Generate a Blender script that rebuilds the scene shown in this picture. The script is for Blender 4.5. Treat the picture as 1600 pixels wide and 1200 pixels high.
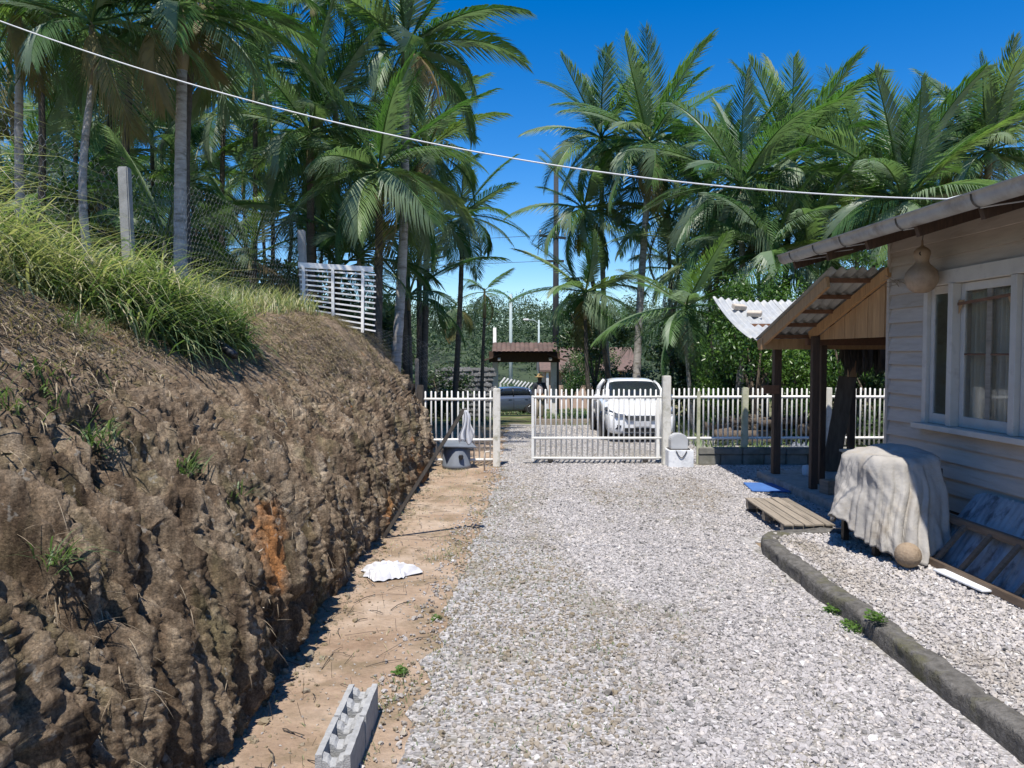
import bpy, bmesh, math, random
import numpy as np
from mathutils import Vector, Matrix, Euler
rad = math.radians
random.seed(7)
RNG = np.random.default_rng(11)
scene = bpy.context.scene
COL = scene.collection
for o in list(bpy.data.objects):
    bpy.data.objects.remove(o)

# ------------------------------------------------------------------ camera
FPX, CAMZ, PITCH = 1180.0, 2.15, math.atan(48 / 1180.0)
cd = bpy.data.cameras.new('camera')
cam = bpy.data.objects.new('camera', cd)
COL.objects.link(cam)
cam.location = (0, 0, CAMZ)
cam.rotation_euler = (math.pi / 2 - PITCH, 0, 0)
cd.sensor_width = 36
cd.lens = 36 * FPX / 1600
cd.clip_end = 2000
scene.camera = cam

# ------------------------------------------------------------------ sky and sun
TOSUN = Vector((-0.10, -0.42, 1.0)).normalized()
SUN_EL = math.asin(TOSUN.z)
w = bpy.data.worlds.new('World')
scene.world = w
w.use_nodes = True
nt = w.node_tree
bg = nt.nodes['Background']
sky = nt.nodes.new('ShaderNodeTexSky')
sky.sky_type = 'NISHITA'
sky.sun_disc = False
sky.sun_elevation = SUN_EL
sky.sun_rotation = math.atan2(TOSUN.x, TOSUN.y)
sky.altitude = 600
sky.air_density = 1.0
sky.dust_density = 0.25
sky.ozone_density = 3.0
hsv = nt.nodes.new('ShaderNodeHueSaturation')
hsv.inputs['Saturation'].default_value = 1.46
hsv.inputs['Hue'].default_value = 0.508
nt.links.new(sky.outputs[0], hsv.inputs['Color'])
nt.links.new(hsv.outputs[0], bg.inputs[0])
bg.inputs[1].default_value = 0.13
sd = bpy.data.lights.new('sun', 'SUN')
sun = bpy.data.objects.new('sun', sd)
COL.objects.link(sun)
sd.energy = 5.0
sd.angle = rad(0.53)
sd.color = (1.0, 0.95, 0.87)
sun.rotation_euler = TOSUN.to_track_quat('Z', 'Y').to_euler()
sun.location = (-5, -12, 30)
vs = scene.view_settings
vs.view_transform = 'Standard'
vs.look = 'None'
vs.exposure = 0.42
vs.gamma = 1.0
vs.use_curve_mapping = False

# ------------------------------------------------------------------ photo pixels -> world
def ray(u, v):
    xc, yc = (u - 800) / FPX, -(v - 600) / FPX
    c, s = math.cos(PITCH), math.sin(PITCH)
    return Vector((xc, c + yc * s, -s + yc * c))
def atY(u, v, Y):
    d = ray(u, v)
    return Vector((0, 0, CAMZ)) + d * (Y / d.y)
def atZ(u, v, z=0.0):
    d = ray(u, v)
    return Vector((0, 0, CAMZ)) + d * ((z - CAMZ) / d.z)

# ------------------------------------------------------------------ object helpers
def tag(o, label=None, cat=None, group=None, kind=None):
    if label: o['label'] = label
    if cat: o['category'] = cat
    if group: o['group'] = group
    if kind: o['kind'] = kind
    return o
def empty(name, loc=(0, 0, 0), rz=0.0):
    o = bpy.data.objects.new(name, None)
    o.location = loc
    o.rotation_euler = (0, 0, rz)
    o.empty_display_size = 0.2
    COL.objects.link(o)
    return o
def link(name, me, m=None, parent=None, loc=None, rot=None, scl=None):
    o = bpy.data.objects.new(name, me)
    COL.objects.link(o)
    if m and not me.materials: me.materials.append(m)
    if parent: o.parent = parent
    if loc is not None: o.location = loc
    if rot is not None: o.rotation_euler = rot
    if scl is not None: o.scale = scl
    return o
class MB:
    def __init__(s):
        s.v, s.f = [], []
    def add(s, vs, fs):
        n = len(s.v)
        s.v += [tuple(p) for p in vs]
        s.f += [tuple(i + n for i in f) for f in fs]
        return s
    def box(s, x0, x1, y0, y1, z0, z1, M=None):
        vs = [Vector(p) for p in ((x0,y0,z0),(x1,y0,z0),(x1,y1,z0),(x0,y1,z0),(x0,y0,z1),(x1,y0,z1),(x1,y1,z1),(x0,y1,z1))]
        if M: vs = [M @ p for p in vs]
        return s.add(vs, [(3,2,1,0),(4,5,6,7),(0,1,5,4),(1,2,6,5),(2,3,7,6),(3,0,4,7)])
    def bar(s, a, b, w, h, up=(0, 0, 1)):
        a, b = Vector(a), Vector(b)
        d = b - a
        L = d.length
        y = d.normalized()
        x = y.cross(Vector(up))
        if x.length < 1e-4: x = y.cross(Vector((1, 0, 0)))
        x.normalize()
        z = x.cross(y)
        M = Matrix((x, y, z)).transposed().to_4x4()
        M.translation = a
        return s.box(-w/2, w/2, 0, L, -h/2, h/2, M)
    def tube(s, pts, r, n=8, caps=True):
        pts = [Vector(p) for p in pts]
        rs = r if isinstance(r, (list, tuple)) else [r] * len(pts)
        base = len(s.v)
        T = (pts[1] - pts[0]).normalized()
        X = T.orthogonal().normalized()
        for i, p in enumerate(pts):
            if i: T2 = (pts[min(i+1, len(pts)-1)] - pts[i-1]).normalized()
            else: T2 = T
            X = (X - T2 * X.dot(T2)).normalized()
            Yv = T2.cross(X)
            for k in range(n):
                a = 2 * math.pi * k / n
                q = p + (X * math.cos(a) + Yv * math.sin(a)) * rs[i]
                s.v.append(tuple(q))
        for i in range(len(pts) - 1):
            for k in range(n):
                k2 = (k + 1) % n
                s.f.append((base+i*n+k, base+i*n+k2, base+(i+1)*n+k2, base+(i+1)*n+k))
        if caps:
            s.f.append(tuple(base + k for k in reversed(range(n))))
            s.f.append(tuple(base + (len(pts)-1)*n + k for k in range(n)))
        return s
    def lathe(s, prof, n=16, c=(0, 0, 0), axis='z', squash=1.0):
        base = len(s.v)
        for (r, z) in prof:
            for k in range(n):
                a = 2 * math.pi * k / n
                p = (r*math.cos(a), r*math.sin(a)*squash, z)
                if axis == 'x': p = (p[2], p[0], p[1])
                if axis == 'y': p = (p[0], p[2], p[1])
                s.v.append((c[0]+p[0], c[1]+p[1], c[2]+p[2]))
        for i in range(len(prof)-1):
            for k in range(n):
                k2 = (k+1) % n
                s.f.append((base+i*n+k, base+i*n+k2, base+(i+1)*n+k2, base+(i+1)*n+k))
        s.f.append(tuple(base + k for k in reversed(range(n))))
        s.f.append(tuple(base + (len(prof)-1)*n + k for k in range(n)))
        return s
    def mesh(s, name, smooth=False, bevel=0.0, seg=2):
        me = bpy.data.meshes.new(name)
        me.from_pydata(s.v, [], s.f)
        bm = bmesh.new()
        bm.from_mesh(me)
        bmesh.ops.recalc_face_normals(bm, faces=bm.faces)
        if bevel:
            bmesh.ops.bevel(bm, geom=[e for e in bm.edges], offset=bevel, segments=seg, affect='EDGES', clamp_overlap=True)
        bm.to_mesh(me)
        bm.free()
        if smooth:
            me.polygons.foreach_set('use_smooth', [True] * len(me.polygons))
        return me
    def build(s, name, m, parent=None, smooth=False, bevel=0.0, seg=2, **k):
        return link(name, s.mesh(name, smooth, bevel, seg), m, parent, **k)
def npmesh(name, V, F, smooth=False, cols=None):
    """V (n,3), F (m,3|4) arrays"""
    V = np.asarray(V, np.float32); F = np.asarray(F, np.int32)
    me = bpy.data.meshes.new(name)
    me.vertices.add(len(V)); me.vertices.foreach_set('co', V.ravel())
    k = F.shape[1]
    me.loops.add(F.size); me.loops.foreach_set('vertex_index', F.ravel())
    me.polygons.add(len(F)); me.polygons.foreach_set('loop_start', np.arange(0, F.size, k, dtype=np.int32))
    me.polygons.foreach_set('loop_total', np.full(len(F), k, np.int32))
    if smooth: me.polygons.foreach_set('use_smooth', np.ones(len(F), bool))
    me.update(calc_edges=True)
    if cols is not None:
        at = me.attributes.new('tint', 'FLOAT', 'POINT')
        at.data.foreach_set('value', np.asarray(cols, np.float32))
    return me

# ------------------------------------------------------------------ numpy noise
def _h(ix, iy, iz, s):
    h = (ix.astype(np.int64)*374761393 + iy.astype(np.int64)*668265263 + iz.astype(np.int64)*2147483647 + s*974711) & 0xffffffff
    h = ((h ^ (h >> 13)) * 1274126177) & 0xffffffff
    h = ((h ^ (h >> 15)) * 2246822519) & 0xffffffff
    return ((h ^ (h >> 16)) & 0xffffff) / float(0xffffff)
def vn(x, y, s=0):
    x = np.asarray(x, float); y = np.asarray(y, float)
    ix, iy = np.floor(x), np.floor(y)
    fx, fy = x-ix, y-iy
    fx = fx*fx*(3-2*fx); fy = fy*fy*(3-2*fy)
    z = np.zeros_like(ix)
    a = _h(ix, iy, z, s); b = _h(ix+1, iy, z, s); c = _h(ix, iy+1, z, s); d = _h(ix+1, iy+1, z, s)
    return (a*(1-fx)+b*fx)*(1-fy) + (c*(1-fx)+d*fx)*fy
def fbm(x, y, s=0, o=4):
    t, a, n = 0, 1.0, 0
    for i in range(o):
        t = t + a*vn(x*2**i, y*2**i, s+i*17); n += a; a *= 0.5
    return t/n
def worley(x, y, s=0):
    ix, iy = np.floor(x), np.floor(y)
    f1 = np.full(x.shape, 9.0); f2 = np.full(x.shape, 9.0)
    z = np.zeros_like(ix)
    for dx in (-1, 0, 1):
        for dy in (-1, 0, 1):
            px = ix+dx+_h(ix+dx, iy+dy, z, s)
            py = iy+dy+_h(ix+dx, iy+dy, z+1, s)
            d = np.hypot(px-x, py-y)
            m = d < f1
            f2 = np.where(m, f1, np.minimum(f2, d)); f1 = np.where(m, d, f1)
    return f1, f2

# ------------------------------------------------------------------ materials
MATS = {}
def N(nt, t, **k):
    n = nt.nodes.new(t)
    for a, b in k.items(): setattr(n, a, b)
    return n
def ramp(nt, fac, stops):
    r = N(nt, 'ShaderNodeValToRGB')
    e = r.color_ramp.elements
    while len(e) < len(stops): e.new(0.5)
    for i, (p, c) in enumerate(stops):
        e[i].position = p; e[i].color = (*c, 1)
    nt.links.new(fac, r.inputs[0])
    return r.outputs[0]
def mixc(nt, fac, a, b, mode='MIX'):
    m = N(nt, 'ShaderNodeMix', data_type='RGBA', blend_type=mode)
    for i, x in ((0, fac), (6, a), (7, b)):
        if isinstance(x, (int, float)): m.inputs[i].default_value = x
        elif isinstance(x, tuple): m.inputs[i].default_value = (*x, 1)
        else: nt.links.new(x, m.inputs[i])
    return m.outputs[2]
def noise(nt, vec, scale, detail=4, rough=0.55):
    n = N(nt, 'ShaderNodeTexNoise')
    n.inputs['Scale'].default_value = scale
    n.inputs['Detail'].default_value = detail
    n.inputs['Roughness'].default_value = rough
    nt.links.new(vec, n.inputs['Vector'])
    return n.outputs['Fac']
def mapping(nt, vec, scale=(1, 1, 1)):
    m = N(nt, 'ShaderNodeMapping')
    m.inputs['Scale'].default_value = scale
    nt.links.new(vec, m.inputs['Vector'])
    return m.outputs[0]
def bump(nt, h, bsdf, strength=0.4, dist=0.01):
    b = N(nt, 'ShaderNodeBump')
    b.inputs['Strength'].default_value = strength
    b.inputs['Distance'].default_value = dist
    nt.links.new(h, b.inputs['Height'])
    nt.links.new(b.outputs[0], bsdf.inputs['Normal'])
def newmat(name):
    m = bpy.data.materials.new(name)
    m.use_nodes = True
    nt = m.node_tree
    return m, nt, nt.nodes['Principled BSDF']
def coords(nt, world=False):
    if world: return N(nt, 'ShaderNodeNewGeometry').outputs['Position']
    return N(nt, 'ShaderNodeTexCoord').outputs['Object']
def mat(name, c1, c2=None, scale=6.0, rough=0.7, stretch=(1, 1, 1), dirt=None, dscale=2.0, dlo=0.5, dhi=0.7, bs=0.3, bd=0.004,
        metal=0.0, spec=0.5, rnd=0.0, world=False, coat=0.0, fine=None):
    m, nt, b = newmat(name)
    c2 = c2 or tuple(x*0.75 for x in c1)
    P = mapping(nt, coords(nt, world), stretch)
    if rnd:
        oi = N(nt, 'ShaderNodeObjectInfo')
        va = N(nt, 'ShaderNodeVectorMath', operation='SCALE')
        cb = N(nt, 'ShaderNodeCombineXYZ')
        for i in range(3): nt.links.new(oi.outputs['Random'], cb.inputs[i])
        nt.links.new(cb.outputs[0], va.inputs[0]); va.inputs[3].default_value = 37.0
        ad = N(nt, 'ShaderNodeVectorMath', operation='ADD')
        nt.links.new(P, ad.inputs[0]); nt.links.new(va.outputs[0], ad.inputs[1])
        P = ad.outputs[0]
    n1 = noise(nt, P, scale, 5, 0.6)
    c = ramp(nt, n1, [(0.3, c2), (0.7, c1)])
    if dirt:
        n2 = noise(nt, P, dscale, 6, 0.65)
        mk = ramp(nt, n2, [(dlo, (0, 0, 0)), (dhi, (1, 1, 1))])
        c = mixc(nt, mk, c, dirt)
    if rnd:
        hs = N(nt, 'ShaderNodeHueSaturation')
        mr = N(nt, 'ShaderNodeMapRange')
        mr.inputs[3].default_value = 1-rnd; mr.inputs[4].default_value = 1+rnd
        nt.links.new(oi.outputs['Random'], mr.inputs[0])
        nt.links.new(mr.outputs[0], hs.inputs['Value'])
        nt.links.new(c, hs.inputs['Color'])
        c = hs.outputs[0]
    nt.links.new(c, b.inputs['Base Color'])
    b.inputs['Roughness'].default_value = rough
    b.inputs['Metallic'].default_value = metal
    b.inputs['Specular IOR Level'].default_value = spec
    b.inputs['Coat Weight'].default_value = coat
    if bs:
        n3 = noise(nt, P, fine or scale*6, 4, 0.6)
        bump(nt, n3, b, bs, bd)
    MATS[name] = m
    return m
def leafmat(name, stops, back=None, rough=0.42, trans=0.3, attr=False, spec=0.5):
    """leaf: colour by random object / tint attribute, translucent"""
    m, nt, b = newmat(name)
    if attr:
        a = N(nt, 'ShaderNodeAttribute', attribute_name='tint').outputs['Fac']
    else:
        a = N(nt, 'ShaderNodeObjectInfo').outputs['Random']
    c = ramp(nt, a, stops)
    if not attr:
        n = noise(nt, coords(nt), 3.0, 3)
        c = mixc(nt, 0.7, c, ramp(nt, n, [(0.3, (0.62, 0.62, 0.62)), (0.7, (1.25, 1.2, 1.1))]), 'MULTIPLY')
    if back:
        g = N(nt, 'ShaderNodeNewGeometry').outputs['Backfacing']
        c = mixc(nt, g, c, mixc(nt, 0.55, c, back))
    nt.links.new(c, b.inputs['Base Color'])
    b.inputs['Roughness'].default_value = rough
    b.inputs['Specular IOR Level'].default_value = spec
    tr = N(nt, 'ShaderNodeBsdfTranslucent')
    tc = mixc(nt, 1.0, c, (1.1, 1.4, 0.6), 'MULTIPLY')
    nt.links.new(tc, tr.inputs[0])
    mx = N(nt, 'ShaderNodeMixShader')
    mx.inputs[0].default_value = trans
    nt.links.new(b.outputs[0], mx.inputs[1]); nt.links.new(tr.outputs[0], mx.inputs[2])
    nt.links.new(mx.outputs[0], nt.nodes['Material Output'].inputs[0])
    MATS[name] = m
    return m

mat('white_paint', (.84, .83, .79), (.74, .72, .67), 5, .5, dirt=(.4, .32, .22), dscale=7, dlo=.6, dhi=.8, rnd=.07, bs=.15, world=True)
mat('post_paint', (.74, .72, .66), (.6, .57, .5), 5, .7, dirt=(.3, .28, .2), dscale=5, dlo=.5, dhi=.72, rnd=.05, bs=.5, world=True)
mat('moss_post', (.55, .54, .42), (.4, .41, .27), 6, .8, dirt=(.28, .3, .17), dscale=5, bs=.5, world=True)
mat('concrete', (.36, .35, .33), (.24, .235, .22), 9, .9, dirt=(.13, .12, .1), dscale=4, dlo=.52, dhi=.75, bs=.6, bd=.006, rnd=.08)
mat('block_concrete', (.43, .43, .42), (.3, .3, .295), 25, .95, bs=.9, bd=.008, fine=120, rnd=.06)
mat('kerb_concrete', (.17, .16, .145), (.065, .06, .052), 16, .95, dirt=(.1, .095, .045), dscale=2.6, dlo=.54, dhi=.68, bs=1.0, bd=.02, fine=45, world=True)
mat('old_wall', (.26, .25, .22), (.15, .145, .125), 5, .9, dirt=(.1, .1, .07), dscale=3, bs=.6, rnd=.12, world=True)
mat('siding', (.53, .46, .39), (.44, .375, .315), 5, .72, stretch=(3, .6, 5), dirt=(.33, .255, .19), dscale=2.6, dlo=.56, dhi=.8, rnd=.1, bs=.35)
mat('trim', (.6, .55, .48), (.5, .45, .39), 4, .6, dirt=(.33, .28, .24), dscale=4, dlo=.58, dhi=.8, bs=.25, rnd=.05)
mat('dark_wood', (.085, .048, .03), (.045, .026, .017), 6, .7, stretch=(8, 8, 1), bs=.5, rnd=.2)
mat('red_wood', (.2, .095, .05), (.12, .055, .03), 6, .7, stretch=(5, 1, 5), bs=.4, rnd=.15)
mat('raw_wood', (.5, .3, .14), (.36, .2, .09), 5, .7, stretch=(6, 6, .8), dirt=(.25, .13, .06), dscale=2, dlo=.55, dhi=.75, bs=.35, rnd=.15)
mat('grey_wood', (.33, .28, .22), (.21, .175, .135), 6, .85, stretch=(9, .8, 9), dirt=(.13, .11, .085), dscale=3, bs=.6, rnd=.16)
mat('ladder_wood', (.2, .145, .1), (.12, .085, .058), 6, .8, stretch=(8, 1, 8), bs=.5, rnd=.12)
mat('stake_wood', (.095, .08, .066), (.045, .038, .03), 6, .9, stretch=(8, 8, 1), bs=.6)
mat('fibre_cement', (.4, .39, .36), (.26, .255, .24), 4, .9, dirt=(.1, .095, .085), dscale=2.5, dlo=.5, dhi=.8, bs=.4)
mat('new_sheet', (.42, .43, .43), (.3, .31, .31), 4, .55, dirt=(.45, .44, .4), dscale=3, bs=.2)
mat('gutter_metal', (.4, .385, .36), (.3, .285, .265), 5, .6, dirt=(.2, .17, .14), dscale=3, bs=.25, spec=.4)
mat('iron_sheet', (.38, .41, .43), (.22, .24, .255), 4, .5, stretch=(2, 2, .4), dirt=(.1, .1, .11), dscale=3.5, dlo=.5, dhi=.62, bs=.3)
mat('canvas', (.41, .39, .36), (.33, .31, .285), 3, .95, dirt=(.3, .25, .19), dscale=3.2, dlo=.5, dhi=.78, bs=.7, bd=.012, fine=16, spec=.12)
mat('ball_leather', (.36, .275, .19), (.25, .185, .125), 9, .85, bs=.8, bd=.01, dirt=(.16, .11, .07), dscale=9, dlo=.48, dhi=.66)
mat('gourd', (.42, .3, .2), (.33, .23, .15), 5, .55, dirt=(.22, .14, .09), dscale=4, bs=.15)
mat('blue_mat', (.06, .16, .42), (.045, .12, .33), 6, .8, bs=.3)
mat('cloth_white', (.58, .58, .6), (.48, .48, .5), 5, .95, bs=.3, spec=.1)
mat('plastic_grey', (.16, .18, .21), (.125, .14, .165), 4, .5, dirt=(.24, .25, .26), dscale=3, dlo=.58, dhi=.8, bs=.1)
mat('black_plastic', (.012, .012, .014), (.02, .02, .022), 5, .35, bs=.05)
mat('motor_cover', (.5, .51, .52), (.42, .43, .44), 4, .5, bs=.1)
mat('whitewash', (.8, .81, .82), (.68, .7, .73), 8, .8, dirt=(.5, .52, .55), dscale=6, bs=.4)
mat('chain', (.12, .11, .1), None, 6, .5, metal=.8, bs=0)
mat('wire', (.34, .34, .33), (.22, .215, .2), 6, .5, metal=.3, bs=0)
mat('cable', (.66, .66, .65), (.55, .55, .55), 6, .5, bs=0)
mat('pole_concrete', (.04, .042, .046), (.03, .03, .033), 4, .9, bs=.2)
mat('pole_pale', (.4, .47, .45), (.32, .38, .37), 4, .8, bs=.2)
mat('clay_tile', (.15, .09, .068), (.085, .06, .05), 5, .85, dirt=(.1, .075, .055), dscale=3, bs=.4, rnd=.25)
mat('plaster_white', (.7, .69, .66), (.58, .57, .54), 2, .85, dirt=(.35, .33, .29), dscale=2, bs=.2)
mat('plaster_peach', (.5, .35, .26), (.42, .29, .21), 2, .85, bs=.2)
mat('stone_grey', (.3, .3, .31), (.16, .16, .17), 5, .9, bs=.9, bd=.03, rnd=.15, world=True)
mat('curtain', (.62, .53, .4), (.5, .42, .31), 3, .95, stretch=(4, 12, .3), bs=0)
mat('interior', (.05, .045, .04), None, 3, .9, bs=0)
mat('car_white', (.8, .81, .82), (.78, .79, .8), 2, .25, bs=0, coat=.6)
mat('car_blue', (.1, .125, .18), (.09, .115, .165), 2, .25, bs=0, coat=.6, metal=.3)
mat('tyre', (.02, .02, .02), None, 6, .85, bs=.2)
mat('alloy', (.4, .41, .42), None, 6, .35, metal=.8, bs=0)
mat('car_black', (.015, .015, .017), None, 6, .4, bs=0)
mat('lamp_lens', (.16, .17, .19), (.07, .075, .085), 14, .12, bs=0, coat=1)
mat('red_lens', (.35, .02, .02), None, 14, .2, bs=0)
mat('plate', (.55, .56, .57), None, 5, .5, bs=0)
mat('skin', (.22, .12, .075), None, 5, .6, bs=0)
mat('jacket', (.035, .04, .055), None, 5, .9, bs=0)
mat('shirt', (.6, .52, .52), None, 5, .9, bs=0)
mat('trousers', (.42, .35, .27), (.34, .28, .21), 5, .9, bs=0)
mat('straw', (.5, .33, .15), (.4, .26, .11), 12, .9, bs=.3)
mat('shoe', (.05, .04, .03), None, 5, .7, bs=0)
mat('yellow_fruit', (.3, .27, .05), (.2, .22, .04), 9, .6, bs=0)
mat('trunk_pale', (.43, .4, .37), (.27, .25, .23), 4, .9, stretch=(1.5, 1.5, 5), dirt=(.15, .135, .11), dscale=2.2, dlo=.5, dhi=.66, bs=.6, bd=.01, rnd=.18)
mat('trunk_shaded', (.11, .095, .078), (.055, .048, .04), 4, .9, stretch=(1.5, 1.5, 5), bs=.6, bd=.01, rnd=.2)  # palm bark with the shade under the crowns put into its darker colour
mat('bark', (.14, .11, .08), (.08, .06, .045), 5, .95, stretch=(4, 4, .8), bs=.8, bd=.01, rnd=.2)
mat('crownshaft', (.2, .2, .09), (.19, .13, .085), 2.5, .5, stretch=(1, 1, .6), bs=.1, rnd=.25)
mat('stem_green', (.1, .14, .045), (.08, .1, .035), 4, .6, bs=0)
mat('brick_piece', (.5, .44, .36), (.4, .34, .27), 8, .9, bs=.5, rnd=.1)
def glass(name, tint=(.02, .022, .025), rough=.04):
    m, nt, b = newmat(name)
    b.inputs['Base Color'].default_value = (1, 1, 1, 1)
    b.inputs['Roughness'].default_value = rough
    b.inputs['Transmission Weight'].default_value = 1.0
    b.inputs['IOR'].default_value = 1.45
    # thin pane: glossy + transparent so that sunlight is not blocked
    gl = N(nt, 'ShaderNodeBsdfGlossy'); gl.inputs['Roughness'].default_value = rough
    tp = N(nt, 'ShaderNodeBsdfTransparent'); tp.inputs[0].default_value = (.93, .94, .93, 1)
    fr = N(nt, 'ShaderNodeFresnel')
    bf = N(nt, 'ShaderNodeNewGeometry').outputs['Backfacing']
    io = N(nt, 'ShaderNodeMapRange'); io.inputs[3].default_value = 1.5; io.inputs[4].default_value = 1/1.5
    nt.links.new(bf, io.inputs[0]); nt.links.new(io.outputs[0], fr.inputs[0])
    ma = N(nt, 'ShaderNodeMath', operation='MULTIPLY_ADD'); ma.inputs[1].default_value = 1.1; ma.inputs[2].default_value = .03
    nt.links.new(fr.outputs[0], ma.inputs[0])
    mx = N(nt, 'ShaderNodeMixShader')
    nt.links.new(ma.outputs[0], mx.inputs[0]); nt.links.new(tp.outputs[0], mx.inputs[1]); nt.links.new(gl.outputs[0], mx.inputs[2])
    nt.links.new(mx.outputs[0], nt.nodes['Material Output'].inputs[0])
    MATS[name] = m
glass('window_glass')
mat('car_glass', (.02, .025, .032), (.016, .02, .026), 2, .06, bs=0, spec=.8)
leafmat('frond_leaf', [(0, (.05, .115, .04)), (.45, (.09, .18, .06)), (.8, (.135, .23, .08)), (1, (.2, .26, .1))], back=(.24, .29, .22), trans=.36, rough=.42, spec=.4)
leafmat('frond_old', [(0, (.15, .14, .055)), (.6, (.2, .17, .07)), (1, (.25, .19, .1))], trans=.3, rough=.6)
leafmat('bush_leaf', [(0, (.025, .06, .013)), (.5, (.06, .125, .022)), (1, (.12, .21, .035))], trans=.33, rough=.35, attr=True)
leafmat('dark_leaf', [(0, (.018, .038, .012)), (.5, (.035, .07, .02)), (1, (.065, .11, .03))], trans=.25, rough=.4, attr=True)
leafmat('straw_blade', [(0, (.2, .15, .1)), (.5, (.32, .25, .17)), (1, (.45, .37, .26))], trans=.2, rough=.8, attr=True)
leafmat('far_leaf', [(0, (.035, .06, .03)), (.5, (.06, .1, .045)), (1, (.1, .14, .06))], trans=.2, rough=.7, attr=True)
leafmat('grass_blade', [(0, (.06, .11, .04)), (.35, (.15, .21, .085)), (.6, (.31, .33, .17)), (.8, (.5, .44, .27)), (1, (.54, .46, .32))], trans=.35, rough=.5, attr=True)

# ================================================================== SETTING: ground, driveway, bank
def gz(Y):
    Y = np.asarray(Y, float)
    t = np.clip((Y-19.0)/6.0, 0, 1)
    return -0.06*np.clip(np.where(Y < 25, 6.0*t*t*0.5, 3.0+(Y-25)), 0, 42)
def gzf(Y): return float(gz(Y))
def bank_foot(Y):
    Y = np.asarray(Y, float)
    return -1.58 - 0.9*np.clip((Y-14.2)/2.5, 0, 1)**2 - 0.14*np.clip(Y-18, 0, 60) + 0.14*(fbm(Y*0.9, Y*0+3.1, 5, 3)-.5)
PX = np.array([0, .05, .12, .30, .75, 1.30, 1.78, 2.3, 3.2, 6.0, 12.0, 40.0, 120.0])
PZ = np.array([-.12, .3, .66, 1.06, 1.44, 1.86, 2.2, 2.42, 2.6, 2.85, 3.2, 4.0, 5.0])
SL = np.concatenate([[0], np.cumsum(np.hypot(np.diff(PX), np.diff(PZ)))])
def bank_wide(Y): return np.interp(Y, [0, 7, 9, 12, 15, 20], [1.05, 1.0, .9, .62, .55, .8])
def bank_scale(Y):
    Y = np.asarray(Y, float)
    return (1 - .05*np.clip((Y-15)/3, 0, 1) - .75*np.clip((Y-17)/22, 0, 1)) * (1+.13*(fbm(Y*.45, Y*0+.7, 9, 2)-.5) + np.interp(Y, [4, 7.5, 9, 12, 14.2, 16], [.16, .06, .03, .08, .06, .0]))
def bank_z(X, Y):
    off = (np.asarray(bank_foot(Y)) - X)/bank_wide(Y)
    z = np.interp(off, PX, PZ)*bank_scale(Y)
    return float(np.where(off < 0, gz(Y), np.maximum(z, gz(Y))))

# --- ground sheet
ys = np.concatenate([np.linspace(-12, 16, 15), np.linspace(18, 70, 53), np.array([80, 100, 140, 200, 300, 500, 800])])
xs = np.concatenate([np.array([-600, -300, -150, -80, -40, -20]), np.linspace(-10, 20, 31), np.array([30, 50, 90, 160, 300, 600])])
XX, YY = np.meshgrid(xs, ys)
ZZ = gz(YY)
V = np.stack([XX.ravel(), YY.ravel(), ZZ.ravel()], 1)
nx, ny = len(xs), len(ys)
idx = (np.arange(ny-1)[:, None]*nx + np.arange(nx-1)[None, :]).ravel()
F = np.stack([idx, idx+1, idx+1+nx, idx+nx], 1)
m, nt, b = newmat('dirt')
P = coords(nt, True)
n1 = noise(nt, P, 1.3, 6, .6); n2 = noise(nt, P, 9, 6, .7); n3 = noise(nt, P, .5, 4, .6)
c = ramp(nt, n1, [(.3, (.27, .185, .125)), (.5, (.38, .28, .2)), (.7, (.48, .385, .3))])
c = mixc(nt, .5, c, ramp(nt, n2, [(.3, (.6, .58, .55)), (.7, (1.25, 1.25, 1.25))]), 'MULTIPLY')
sep = N(nt, 'ShaderNodeSeparateXYZ'); nt.links.new(P, sep.inputs[0])
mr = N(nt, 'ShaderNodeMapRange'); mr.inputs[1].default_value = 19; mr.inputs[2].default_value = 25
nt.links.new(sep.outputs[1], mr.inputs[0])
gr = ramp(nt, n1, [(.38, (.12, .09, .05)), (.52, (.08, .11, .03)), (.7, (.11, .15, .04))])
ad = N(nt, 'ShaderNodeMath', operation='MULTIPLY'); nt.links.new(mr.outputs[0], ad.inputs[0])
nt.links.new(ramp(nt, n3, [(.35, (.4, .4, .4)), (.5, (1, 1, 1))]), ad.inputs[1])
c = mixc(nt, ad.outputs[0], c, gr)
# damp dark moss in the strip beside the bank
nm = noise(nt, P, 2.2, 5, .65)
c = mixc(nt, ramp(nt, nm, [(.5, (0, 0, 0)), (.66, (.7, .7, .7))]), c, (.16, .125, .07))
nt.links.new(c, b.inputs['Base Color']); b.inputs['Roughness'].default_value = .95; b.inputs['Specular IOR Level'].default_value = .2
bump(nt, noise(nt, P, 14, 8, .7), b, .9, .035)
DIRT = m
tag(link('ground', npmesh('ground', V, F, True), DIRT), kind='structure')

# --- driveway sheet
def drive_left(Y):
    Y = np.asarray(Y, float)
    return np.interp(Y, [0, 5.6, 7.3, 10.2, 13.5, 16, 24], [-.78, -.74, -.68, -.52, -.3, -.4, -.2]) + .22*(fbm(Y*1.7, Y*0, 21, 3)-.5)
ys = np.linspace(-6, 24.5, 420)
def drive_right(Y): return np.where(Y < 8.55, 2.75, np.where(Y < 14.9, 7.6, 11.0))
rows = []
for Y in ys:
    a, c_ = float(drive_left(Y))+.16+.3*(float(fbm(Y*3.1, 7.7, 23, 3))-.5), float(drive_right(Y))
    rows.append(np.stack([np.linspace(a, c_, 12), np.full(12, Y), np.full(12, gzf(Y)+.006)], 1))
V = np.concatenate(rows)
idx = (np.arange(len(ys)-1)[:, None]*12 + np.arange(11)[None, :]).ravel()
F = np.stack([idx, idx+1, idx+13, idx+12], 1)
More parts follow.
